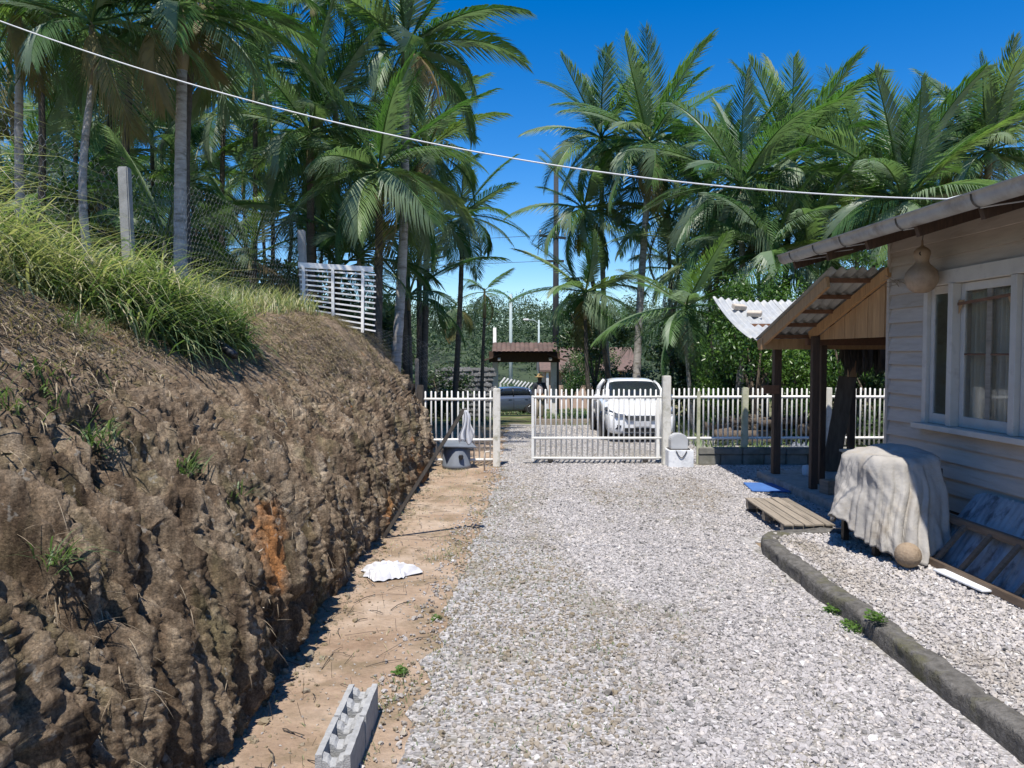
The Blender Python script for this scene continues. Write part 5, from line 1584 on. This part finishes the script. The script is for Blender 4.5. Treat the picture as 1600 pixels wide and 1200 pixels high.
# ================================================================== CARS
def loft(sections, closed=True):
    """sections: list of rings (same count) -> verts, faces with end caps"""
    n = len(sections[0]); V = [p for s in sections for p in s]; F = []
    for i in range(len(sections)-1):
        for k in range(n if closed else n-1):
            k2 = (k+1) % n
            F.append((i*n+k, i*n+k2, (i+1)*n+k2, (i+1)*n+k))
    F.append(tuple(reversed(range(n)))); F.append(tuple((len(sections)-1)*n+k for k in range(n)))
    return V, F
def ringbody(y, zb, zs, zt, wb, wm, wt):
    """full cross-section at station y: bottom, sill, shoulder, top"""
    h = [(wb*.9, zb), (wb, zb+.06), (wm, zb+(zs-zb)*.45), (wm*.995, zs-.08), (wt+(wm-wt)*.55, zs), (wt*.8, zt-.008), (wt*.4, zt)]
    return [(x, y, z) for x, z in h]+[(-x, y, z) for x, z in reversed(h)]
def car(name, label, loc, rz, paint, hatch=True):
    root = empty(name, loc, rz); tag(root, label, 'car')
    # local: front at y=0 facing -y, length 4.1
    L = 4.1
    st = [(-.02, .30, .56, .60, .62, .66, .5), (.03, .2, .66, .72, .72, .76, .62), (.14, .18, .74, .82, .78, .83, .68), (.35, .18, .82, .91, .81, .86, .72), (.75, .18, .88, .98, .82, .872, .74), (1.15, .18, .92, 1.03, .82, .876, .76), (1.6, .18, .945, 1.06, .82, .876, .78), (2.6, .18, .965, 1.07, .82, .878, .78), (3.4, .19, .985, 1.08, .815, .87, .77), (3.85, .24, .99, 1.06, .79, .84, .73), (4.05, .32, .95, 1.0, .74, .79, .65), (4.1, .4, .9, .93, .68, .72, .55)]
    V, F = loft([ringbody(*s) for s in st])
    body = MB().add(V, F).build('body', MATS[paint], root, True)
    body.modifiers.new('s', 'SUBSURF').levels = 2; body.modifiers['s'].render_levels = 2
    # greenhouse (glass volume) and roof shell
    gh = [(1.02, 1.0, 1.01, .70, .69), (1.25, 1.0, 1.16, .72, .655), (1.6, 1.0, 1.36, .73, .60), (1.95, 1.0, 1.455, .735, .57), (2.5, 1.0, 1.48, .735, .56), (3.1, 1.0, 1.45, .73, .55), (3.6, 1.0, 1.32 if hatch else 1.2, .71, .56), (3.95, 1.0, 1.06, .68, .62)]
    rings = [[(wb, y, zb), (wt+(wb-wt)*.35, y, zb+(zt-zb)*.7), (wt, y, zt-.03*(zt-zb)), (wt*.6, y, zt), (-wt*.6, y, zt), (-wt, y, zt-.03*(zt-zb)), (-(wt+(wb-wt)*.35), y, zb+(zt-zb)*.7), (-wb, y, zb)] for y, zb, zt, wb, wt in gh]
    V, F = loft(rings)
    g = MB().add(V, F).build('windows', MATS['car_glass'], root, True)
    sm = g.modifiers.new('s', 'SUBSURF'); sm.levels = 2; sm.render_levels = 2
    # roof panel and pillars as a painted shell just proud of the glass
    rp = [(y, zt+.012, wt+.012) for y, zb, zt, wb, wt in gh if y >= 1.85 and y <= 3.3]
    rp = [(1.82, 1.425, .588)]+rp+[(3.45, 1.385, .565)]
    rr_ = [[(w_, y, z-.07), (w_*.985, y, z-.02), (w_*.62, y, z+.008), (-w_*.62, y, z+.008), (-w_*.985, y, z-.02), (-w_, y, z-.07)] for y, z, w_ in rp]
    V, F = loft(rr_, False)
    roof = MB().add(V, F[:-2]).build('roof', MATS[paint], root, True)
    so = roof.modifiers.new('t', 'SOLIDIFY'); so.thickness = .02
    ss_ = roof.modifiers.new('s', 'SUBSURF'); ss_.levels = 1; ss_.render_levels = 2
    for s in (-1, 1):
        MB().tube([(s*.735, .98, .99), (s*.70, 1.3, 1.17), (s*.655, 1.6, 1.33), (s*.60, 1.86, 1.41)], [.045, .04, .036, .036], 8).build('pillar', MATS[paint], root, True)
        MB().tube([(s*.755, 2.42, 1.0), (s*.70, 2.42, 1.25), (s*.60, 2.42, 1.44)], .032, 8).build('pillar', MATS['car_black'], root, True)
        MB().tube([(s*.75, 3.45, 1.0), (s*.69, 3.38, 1.22), (s*.585, 3.25, 1.4)], [.075, .065, .05], 8).build('pillar', MATS[paint], root, True)
        # door mirror
        mr_ = MB().lathe([(.02, -.09), (.07, -.06), (.085, 0), (.07, .06), (.02, .09)], 12, (s*.95, 1.3, 1.02), 'x').build('mirror', MATS[paint], root, True)
        # headlight: swept wedge wrapping the corner
        V = [(s*.40, -.015, .69), (s*.60, .01, .715), (s*.79, .20, .79), (s*.845, .42, .84), (s*.86, .40, .77), (s*.80, .16, .68), (s*.62, -.02, .63), (s*.43, -.03, .645)]
        V2 = [(x*1.01, y-.02, z) for x, y, z in V]
        MB().add(V2+[(x*.93, y+.09, z) for x, y, z in V], [tuple(range(8)), tuple(range(15, 7, -1))]+[(i, (i+1) % 8, 8+(i+1) % 8, 8+i) for i in range(8)]).build('headlight', MATS['lamp_lens'], root)
        V = [(s*.50, -.035, .42), (s*.72, .03, .45), (s*.745, .045, .34), (s*.55, -.035, .32)]
        MB().add(V+[(x*.96, y+.08, z) for x, y, z in V], [(0, 1, 2, 3), (7, 6, 5, 4)]+[(i, (i+1) % 4, 4+(i+1) % 4, 4+i) for i in range(4)]).build('fog_lamp', MATS['car_black'], root)
        V = [(s*.66, 4.09, .92), (s*.80, 3.92, .95), (s*.81, 3.9, .75), (s*.68, 4.1, .72)]
        MB().add(V+[(x*.95, y-.08, z) for x, y, z in V], [(0, 1, 2, 3), (7, 6, 5, 4)]+[(i, (i+1) % 4, 4+(i+1) % 4, 4+i) for i in range(4)]).build('tail_light', MATS['red_lens'], root)
        for yw in (.78, 3.35):
            MB().lathe([(.34, -.12), (.375, -.1), (.375, .02), (.34, .03)], 22, (s*.82, yw, .34), 'x').build('wheel_arch', MATS['car_black'], root, True)
            wh = MB().lathe([(.19, -.1), (.3, -.105), (.315, -.08), (.315, .08), (.3, .105), (.19, .1)], 26, (s*.80, yw, .315), 'x').build('wheel', MATS['tyre'], root, True)
            mbw = MB().lathe([(.03, s*.07), (.2, s*.06), (.205, s*.1), (.19, s*.108), (.17, s*.08), (.03, s*.09)], 20, (s*.80, yw, .315), 'x')
            mbw.build('rim', MATS['alloy'], wh, True)
        dl = MB()
        for (ya, yb_) in ((1.22, 1.225), (2.4, 2.405), (3.25, 3.255)):
            dl.box(s*.874-.004, s*.874+.004, ya, yb_+.006, .3, .93)
        dl.build('door_gap', MATS['car_black'], root)
        MB().box(s*.882-.012, s*.882+.012, 2.12, 2.3, .84, .865).build('door_handle', MATS[paint], root, bevel=.005)
        MB().box(s*.882-.012, s*.882+.012, 3.02, 3.18, .85, .875).build('door_handle', MATS[paint], root, bevel=.005)
    # grille slats, lower intake, plate
    gr = MB().add([(-.44, -.055, .66), (.44, -.055, .66), (.36, -.06, .55), (-.36, -.06, .55), (-.44, .05, .66), (.44, .05, .66), (.36, .05, .55), (-.36, .05, .55)], [(0, 1, 2, 3), (7, 6, 5, 4), (0, 4, 5, 1), (1, 5, 6, 2), (2, 6, 7, 3), (3, 7, 4, 0)]).build('grille', MATS['car_black'], root)
    for z in (.575, .605, .635): MB().box(-.38, .38, -.068, -.056, z-.006, z+.006).build('slat', MATS['alloy'], gr)
    MB().box(-.42, .42, -.045, .06, .27, .36).build('lower_intake', MATS['car_black'], root, bevel=.01)
    MB().box(-.5, .5, -.035, .05, .19, .225).build('lip', MATS['car_black'], root, bevel=.01)
    pl = MB().box(-.2, .2, -.085, -.07, .4, .53).build('number_plate', MATS['plate'], root, bevel=.004)
    MB().tube([(0, 3.1, 1.47), (0, 3.2, 1.56)], .006, 5).build('aerial', MATS['car_black'], root)
    for s in (-1, 1): MB().bar((s*.1-.05, .98, 1.035), (s*.1+.4*s-.05, 1.0, 1.03), .015, .015).build('wiper', MATS['car_black'], root)
    return root
car('parked_car', 'white hatchback facing out behind the half-open gate', (3.12, 18.05, 0), rad(-1), 'car_white')
cz = gzf(41)
car('parked_car', 'dark blue grey car seen from the side in the roofed gateway', (-2.45, 40.2, cz), rad(-76), 'car_blue')

# ================================================================== PERSON
def skin(name, verts, edges, radii, m, parent, root=0, sub=2):
    me = bpy.data.meshes.new(name)
    me.from_pydata([tuple(v) for v in verts], edges, [])
    o = link(name, me, m, parent)
    md = o.modifiers.new('skin', 'SKIN')
    for i, rr in enumerate(radii):
        me.skin_vertices[0].data[i].radius = rr if isinstance(rr, tuple) else (rr, rr)
    me.skin_vertices[0].data[root].use_root = True
    s = o.modifiers.new('sub', 'SUBSURF'); s.levels = sub; s.render_levels = sub
    md.use_smooth_shade = True
    return o
pw = atY(843, 640, 28.6)
per = empty('person', (pw.x, 28.6, gzf(28.6)), rad(12)); tag(per, 'person in straw hat, dark open jacket and beige trousers walking up the drive', 'person')
V = [(0, 0, .92), (0, 0, 1.12), (0, -.01, 1.36), (0, -.02, 1.46), (0, -.03, 1.54), (0, -.035, 1.63), (0, -.03, 1.70),
     (-.17, -.01, 1.38), (-.25, .02, 1.12), (-.25, -.09, .9), (-.25, -.13, .82), (.17, -.01, 1.38), (.27, .03, 1.12), (.26, -.04, .88), (.26, -.07, .8),
     (-.09, 0, .88), (-.11, -.08, .5), (-.12, .0, .09), (-.12, -.13, .04), (.09, 0, .88), (.11, .02, .49), (.12, .12, .1), (.12, .0, .04)]
E = [(0, 1), (1, 2), (2, 3), (3, 4), (4, 5), (5, 6), (2, 7), (7, 8), (8, 9), (9, 10), (2, 11), (11, 12), (12, 13), (13, 14), (0, 15), (15, 16), (16, 17), (17, 18), (0, 19), (19, 20), (20, 21), (21, 22)]
R = [(.13, .1), (.13, .1), (.14, .1), .055, .085, .095, .06, .055, .045, .036, .04, .055, .045, .036, .04, .085, .06, .045, .04, .085, .06, .045, .04]
body = skin('body', V, E, R, MATS['skin'], per)
skin('shirt', [V[0], V[1], V[2], (0, -.02, 1.44)], [(0, 1), (1, 2), (2, 3)], [(.15, .115), (.15, .115), (.16, .115), (.07, .06)], MATS['shirt'], per)
skin('jacket', [(0, .045, .82), (0, .045, 1.12), (0, .03, 1.38), V[7], V[8], V[9], V[11], V[12], V[13]], [(0, 1), (1, 2), (2, 3), (3, 4), (4, 5), (2, 6), (6, 7), (7, 8)], [(.2, .11), (.195, .11), (.18, .1), .085, .07, .06, .085, .07, .06], MATS['jacket'], per)
skin('trousers', [V[0], V[15], V[16], V[17], V[19], V[20], V[21]], [(0, 1), (1, 2), (2, 3), (0, 4), (4, 5), (5, 6)], [(.15, .12), .11, .085, .075, .11, .085, .075], MATS['trousers'], per)
for i in (18, 22):
    x, y, z = V[i]
    MB().lathe([(.03, -.09), (.05, -.06), (.05, .08), (.03, .13)], 10, (x, y+.02, .05), 'y').build('shoe', MATS['shoe'], per, True)
for s in (-1, 1):
    hb = MB()
    hx, hy, hz = (V[10] if s < 0 else V[14])
    hb.lathe([(.015, -.1), (.035, -.06), (.04, 0), (.03, .04)], 8, (hx, hy, hz), 'z', .5)
    for k in range(4): hb.tube([(hx-.024+k*.016, hy, hz-.07), (hx-.024+k*.016, hy-.012, hz-.12), (hx-.022+k*.015, hy-.03, hz-.15)], .008, 5)
    hb.tube([(hx-s*.03, hy-.01, hz-.02), (hx-s*.05, hy-.025, hz-.06), (hx-s*.045, hy-.035, hz-.09)], .009, 5)
    hb.build('hand', MATS['skin'], per, True)
MB().lathe([(.1, 1.665), (.215, 1.648), (.22, 1.655), (.11, 1.685), (.1, 1.75), (.08, 1.775), (.01, 1.78)], 20, (0, -.03, 0)).build('straw_hat', MATS['straw'], per, True)
MB().tube([(0, -.12, 1.6), (0, -.145, 1.565), (0, -.125, 1.555)], [.012, .02, .012], 6).build('nose', MATS['skin'], per, True)

# ================================================================== BEYOND THE GATE
# roofed gateway
PY = 36.0
pl_, pr_ = atY(774, 600, PY).x, atY(865, 600, PY).x
pgz = gzf(PY)
pt = empty('roofed_gateway', ((pl_+pr_)/2, PY, pgz)); tag(pt, 'clay-tiled roofed gateway on white pillars at the road', 'gateway')
hw = (pr_-pl_)/2
zt = atY(800, 566, PY).z-pgz
zr0 = atY(800, 545, PY).z-pgz-.12
for s in (-1, 1):
    MB().box(s*hw-.14, s*hw+.14, -.14, .14, 0, zt).build('pillar', MATS['plaster_white'], pt, bevel=.01)
    MB().box(s*hw*.86-.06, s*hw*.86+.06, -1.0, 1.0, zt+.1, zt+.22).build('beam', MATS['trim'], pt)
MB().box(-hw-.3, hw+.3, -.09, .09, zt, zr0+.0).build('lintel', MATS['dark_wood'], pt)
def tiled(parent, x0, x1, ya, za, yb_, zb_, n, rows, m='clay_tile'):
    me = None
    sl = math.atan2(zb_-za, yb_-ya); Lr = math.hypot(yb_-ya, zb_-za)/rows
    prof = [(.5*(x1-x0)/n*math.cos(a)*1.15, .06*math.sin(a)) for a in [math.pi*i/6 for i in range(7)]]
    V = [(x, 0, z) for x, z in prof]+[(x*.9, Lr*1.12, z+.02) for x, z in prof]
    F = [(i, i+1, 8+i, 7+i) for i in range(6)]
    me = npmesh('roof_tile', V, F, True)
    for j in range(rows):
        for i in range(n):
            t = j/rows
            link('roof_tile', me, MATS[m], parent, loc=(x0+(i+.5)*(x1-x0)/n, ya+(yb_-ya)*t, za+(zb_-za)*t+.01), rot=(sl, 0, random.uniform(-.02, .02)))
zr = atY(800, 537, PY).z-pgz
MB().add([(-hw-.1, -1.1, zr-.42), (hw+.1, -1.1, zr-.42), (hw+.1, 0, zr-.04), (-hw-.1, 0, zr-.04), (-hw-.1, 1.1, zr-.42), (hw+.1, 1.1, zr-.42)], [(0, 1, 2, 3), (3, 2, 5, 4)]).build('roof_deck', MATS['dark_wood'], pt)
tiled(pt, -hw-.12, hw+.12, -1.15, zr-.42, 0, zr-.03, 14, 4)
for s in (-1, 1):
    MB().add([(s*(hw-.3), -.7, zt+.42), (s*(hw-.3), .7, zt+.42), (s*(hw+.55), .7, zt+.12), (s*(hw+.55), -.7, zt+.12)]+[(s*(hw-.3), -.7, zt+.35), (s*(hw-.3), .7, zt+.35), (s*(hw+.55), .7, zt+.05), (s*(hw+.55), -.7, zt+.05)], [(0, 1, 2, 3), (7, 6, 5, 4), (0, 4, 5, 1), (1, 5, 6, 2), (2, 6, 7, 3), (3, 7, 4, 0)]).build('side_roof', MATS['clay_tile'], pt)
# grey stone wall left of it
sw = empty('stone_wall', (bp(694, 33), 33, gzf(33))); tag(sw, 'grey rough stone wall between grove and roofed gateway', 'wall')
swm = []
for k in range(5):
    q = random.uniform(.14, .2)
    me = MB().box(-q, q, -.1, .1, -q*.6, q*.6).mesh('stone', bevel=.05)
    swm.append(me)
w1 = bp(770, 33)-bp(694, 33)
zt_ = atY(730, 575, 33).z-gzf(33)
MB().box(-.4, w1, .02, .25, 0, zt_).build('wall_core', MATS['stone_grey'], sw)
z = .12; row = 0
while z < zt_-.05:
    x = -.2+(row % 2)*.15
    while x < w1:
        link('stone', random.choice(swm), MATS['stone_grey'], sw, loc=(x, 0, z), rot=(0, random.uniform(-.15, .15), random.uniform(-.1, .1)))
        x += random.uniform(.3, .38)
    z += .22; row += 1
# slim post and blue-green pole, utility pole, street lamp
def simple_pole(name, label, u, vtop, Y, r_, m, extra=None):
    p = atY(u, vtop, Y); zb = gzf(Y)
    root = empty(name, (p.x, Y, zb)); tag(root, label, 'pole')
    MB().tube([(0, 0, -.2), (0, 0, p.z-zb)], [r_*1.25, r_*.8], 10).build('shaft', MATS[m], root, True)
    return root, p.z-zb
simple_pole('concrete_pole', 'slim white concrete post rising above the gateway roof', 773, 512, 37.5, .1, 'plaster_white')
simple_pole('concrete_pole', 'slender blue-green pole seen through the gateway', 798, 460, 50, .11, 'pole_pale')
up, hh = simple_pole('utility_pole', 'tall dark power pole with crossarms in front of the palms', 869, 262, 38.5, .15, 'pole_concrete')
MB().bar((-.85, -.1, hh-3.4), (.5, -.1, hh-3.55), .1, .12).build('crossarm', MATS['pole_concrete'], up)
MB().bar((-.7, -.1, hh-4.7), (.4, -.1, hh-4.7), .1, .12).build('crossarm', MATS['pole_concrete'], up)
for x, z in ((-.8, hh-3.35), (0, hh-3.4), (.45, hh-3.5)): MB().lathe([(.03, 0), (.06, .04), (.04, .08), (.06, .12), (.02, .16)], 10, (x, -.1, z+.05)).build('insulator', MATS['plaster_white'], up, True)
MB().tube([(-.85, -.1, hh-3.4), (-.92, -.1, hh-4.4)], .02, 5).build('stay', MATS['chain'], up)
for k, (za, zb_) in enumerate(((hh-3.4, 0), (hh-4.7, 0))):
    a = Vector((up.location.x-.6, 38.4, up.location.z+za)); b_ = Vector((-60, 60, up.location.z+za+2))
    pts = [a.lerp(b_, i/20)-Vector((0, 0, 6*(i/20)*(1-i/20)*.35)) for i in range(21)]
    o = MB().tube(pts, .014, 4).build('power_line', MATS['chain'], None); tag(o, 'thin power line running from the upper crossarm' if k == 0 else 'thin power line running from the lower crossarm', 'cable')
sl_, hh2 = simple_pole('street_lamp', 'street lamp on a curved arm over the road beyond the gateway', 842, 500, 62, .09, 'pole_pale')
MB().tube([(0, 0, hh2-.3), (-.4, 0, hh2-.02), (-.9, 0, hh2+.02)], .035, 7).build('arm', MATS['pole_pale'], sl_, True)
MB().lathe([(.02, -.25), (.09, -.2), (.1, .15), (.04, .25)], 10, (-1.05, 0, hh2+.02), 'x').build('lamp_head', MATS['plaster_white'], sl_, True)
# concrete fence posts with bent tops
for i in range(9):
    Y = 46+i*1.9
    x = bp(782+i*5.6, Y); zb = gzf(Y)
    o = MB().tube([(0, 0, -.1), (0, 0, 1.75), (.3, 0, 2.1)], .07, 6).build('bent_post', MATS['plaster_white'], None, loc=(x, Y, zb)); tag(o, 'white concrete post with bent top in a row beyond the gateway', 'post', 'bent-top fence posts along the road')
# peach house
hx0, hx1, HY = bp(852, 60), bp(985, 60), 60
hg = gzf(HY)
ph = empty('peach_house', ((hx0+hx1)/2, HY, hg)); tag(ph, 'peach-walled low house with brown tiled roof beyond the gateway', 'house')
w_ = (hx1-hx0)/2
hzt = atY(880, 577, HY).z-hg
MB().box(-w_, w_, 0, 6, 0, hzt).build('wall', MATS['plaster_peach'], ph)
MB().box(-w_, w_, -1.6, -1.45, 0, hzt*.62).build('front_wall', MATS['plaster_peach'], ph, bevel=.02)
rz_ = atY(880, 548, HY).z-hg
MB().add([(-w_-.5, -1.9, hzt-.02), (w_+.5, -1.9, hzt-.02), (w_+.5, 3, rz_+.3), (-w_-.5, 3, rz_+.3), (-w_-.5, 7, hzt), (w_+.5, 7, hzt), (-w_-.5, -1.9, hzt-.16), (w_+.5, -1.9, hzt-.16), (w_+.5, 7, hzt-.16), (-w_-.5, 7, hzt-.16)], [(0, 1, 2, 3), (3, 2, 5, 4), (6, 7, 1, 0), (6, 9, 8, 7), (4, 5, 8, 9), (0, 3, 4, 9, 6), (1, 7, 8, 5, 2)]).build('roof', MATS['clay_tile'], ph)
for x in (-w_*.5, w_*.2): 
    f = MB().box(x-.5, x+.5, -.04, .05, .9, 1.9).build('window', MATS['trim'], ph); MB().box(x-.42, x+.42, -.06, -.045, .98, 1.82).build('pane', MATS['car_glass'], f)
for x in (-w_+.1, 0, w_-.1): MB().box(x-.1, x+.1, -1.7, -1.5, 0, hzt-.16).build('porch_post', MATS['plaster_white'], ph)
bush('leafy_bush', 'leafy tree screening the peach house beyond the pole', bp(925, 44), 44, gzf(44), 1.9, 1.6, 1.7, BUSH, hz=2.6, k=2)
bush('leafy_bush', 'rounded bush beside the gateway in front of the peach house', bp(893, 47), 47, gzf(47), 1.1, 1.1, 1.5, DARKB, hz=2.2, k=0)
# round clipped shrub, timber rubble behind the fence
bush('clipped_shrub', 'round clipped yellow-green shrub by the roadside posts', bp(788, 47), 47, gzf(47), .95, .9, .9, BUSH, 'shrub', hz=1.0)
def log(label, a, b_, r_):
    o = MB().tube([a, (Vector(a)+Vector(b_))/2+Vector((0, 0, .02)), b_], [r_, r_*.95, r_*.85], 9).build('log', MATS['bark'], None, True); tag(o, label, 'log', 'cut logs piled behind the long fence')
for i in range(14):
    x, y = random.uniform(5.2, 8.4), random.uniform(17.3, 18.9); a = random.uniform(-.5, .5); Ls = random.uniform(.5, 1.1); h = .1+.14*(i % 4)
    log('cut log in the pile of timber behind the long fence', (x-Ls*math.cos(a), y-Ls*math.sin(a), h), (x+Ls*math.cos(a), y+Ls*math.sin(a), h+random.uniform(-.05, .1)), random.uniform(.06, .12))
o = MB().box(-1.3, 1.3, -.12, .12, 0, .18).build('timber_beam', MATS['grey_wood'], bevel=.02, loc=(bp(895, 24), 24, gzf(24))); tag(o, 'weathered beam lying on the ground beside the white car', 'beam')
for k in range(2):
    MB().box(-.2, .2, -.15, .15, 0, .1)
o = link('plastic_bag', heap(0, 0, .22, .2, .22, 5), MATS['plastic_grey'], loc=(bp(1252, 16.3), 16.3, 0)); tag(o, 'crumpled whitish plastic bag behind the long fence', 'bag')
# leaf litter / ground cover in the thicket
r = np.random.default_rng(5)
n = 9000
x_ = r.uniform(4.2, 12, n); y_ = r.uniform(16.4, 28, n)
blades('ground_cover', np.stack([x_, y_, gz(y_)], 1), r.uniform(.1, .4, n), r.uniform(.015, .04, n), np.abs(r.normal(.6, .3, n)), np.clip(r.normal(.2, .2, n), 0, 1), r, 1.0, 3, label='shaded ground cover plants in the thicket behind the fence')
n = 16000
x_ = r.uniform(-6, 6, n); y_ = r.uniform(23, 60, n)
k = (fbm(x_*.4, y_*.4, 91, 3) > .5) & ~((np.abs(x_-(.2)) < 1.1) & (y_ < 38))
blades('lawn_grass', np.stack([x_[k], y_[k], gz(y_[k])], 1), r.uniform(.08, .25, k.sum()), r.uniform(.02, .04, k.sum()), np.abs(r.normal(.4, .3, k.sum())), np.clip(r.normal(.22, .12, k.sum()), 0, 1), r, .8, 2, label='patchy lawn grass beside the track beyond the gate')
# far wooded hillside
hxs = np.linspace(-160, 200, 61); hys = np.linspace(72, 190, 13)
HX, HY2 = np.meshgrid(hxs, hys)
def hillz(x, y):
    t = np.clip((y-72)/95, 0, 1)
    return -2.6+10.5*t**1.2*(.75+.5*fbm(x*.02, y*.012, 33, 3)) 
HZ = hillz(HX, HY2)
idx = (np.arange(12)[:, None]*61+np.arange(60)[None]).ravel()
tag(link('hill', npmesh('hill', np.stack([HX.ravel(), HY2.ravel(), HZ.ravel()], 1), np.stack([idx, idx+1, idx+62, idx+61], 1), True), mat('forest_floor', (.05, .075, .03), (.03, .045, .02), .4, .95, bs=.3, world=True)), kind='structure')
def far_wood():
    r = np.random.default_rng(44)
    VV, FF, TT = [], [], []
    off = 0
    for i in range(900):
        y = 74+r.random()**.8*105; x = r.uniform(-.55, .75)*y*1.1
        z = float(hillz(x, y)); h = r.uniform(3.5, 8.5); rx = r.uniform(1.4, 3.2)
        n = 190
        d = r.normal(size=(n, 3)); d /= np.linalg.norm(d, axis=1)[:, None]
        P = d*(r.random(n)[:, None]**.35)*np.array([rx, rx, h*.42]) + np.array([x, y, z+h*.6])
        P += .5*r.normal(size=(n, 3))
        nm = d+r.normal(size=(n, 3))*.5; nm /= np.linalg.norm(nm, axis=1)[:, None]
        a = np.cross(nm, r.normal(size=(n, 3))); a /= np.linalg.norm(a, axis=1)[:, None]; b_ = np.cross(nm, a)
        s = r.uniform(.16, .42, n)[:, None]
        V = np.stack([P-a*s, P+b_*s*.7, P+a*s], 1).reshape(-1, 3)
        VV.append(V); FF.append(np.arange(n*3).reshape(-1, 3)+off); off += n*3
        TT.append(np.repeat(np.clip(r.normal(.45+.3*(r.random()-.5), .22, n), 0, 1), 3))
    return npmesh('far_forest', np.concatenate(VV), np.concatenate(FF), False, np.concatenate(TT))
tag(link('far_forest', far_wood(), MATS['far_leaf']), 'mixed green woodland covering the hillside beyond the road', 'forest', kind='stuff')
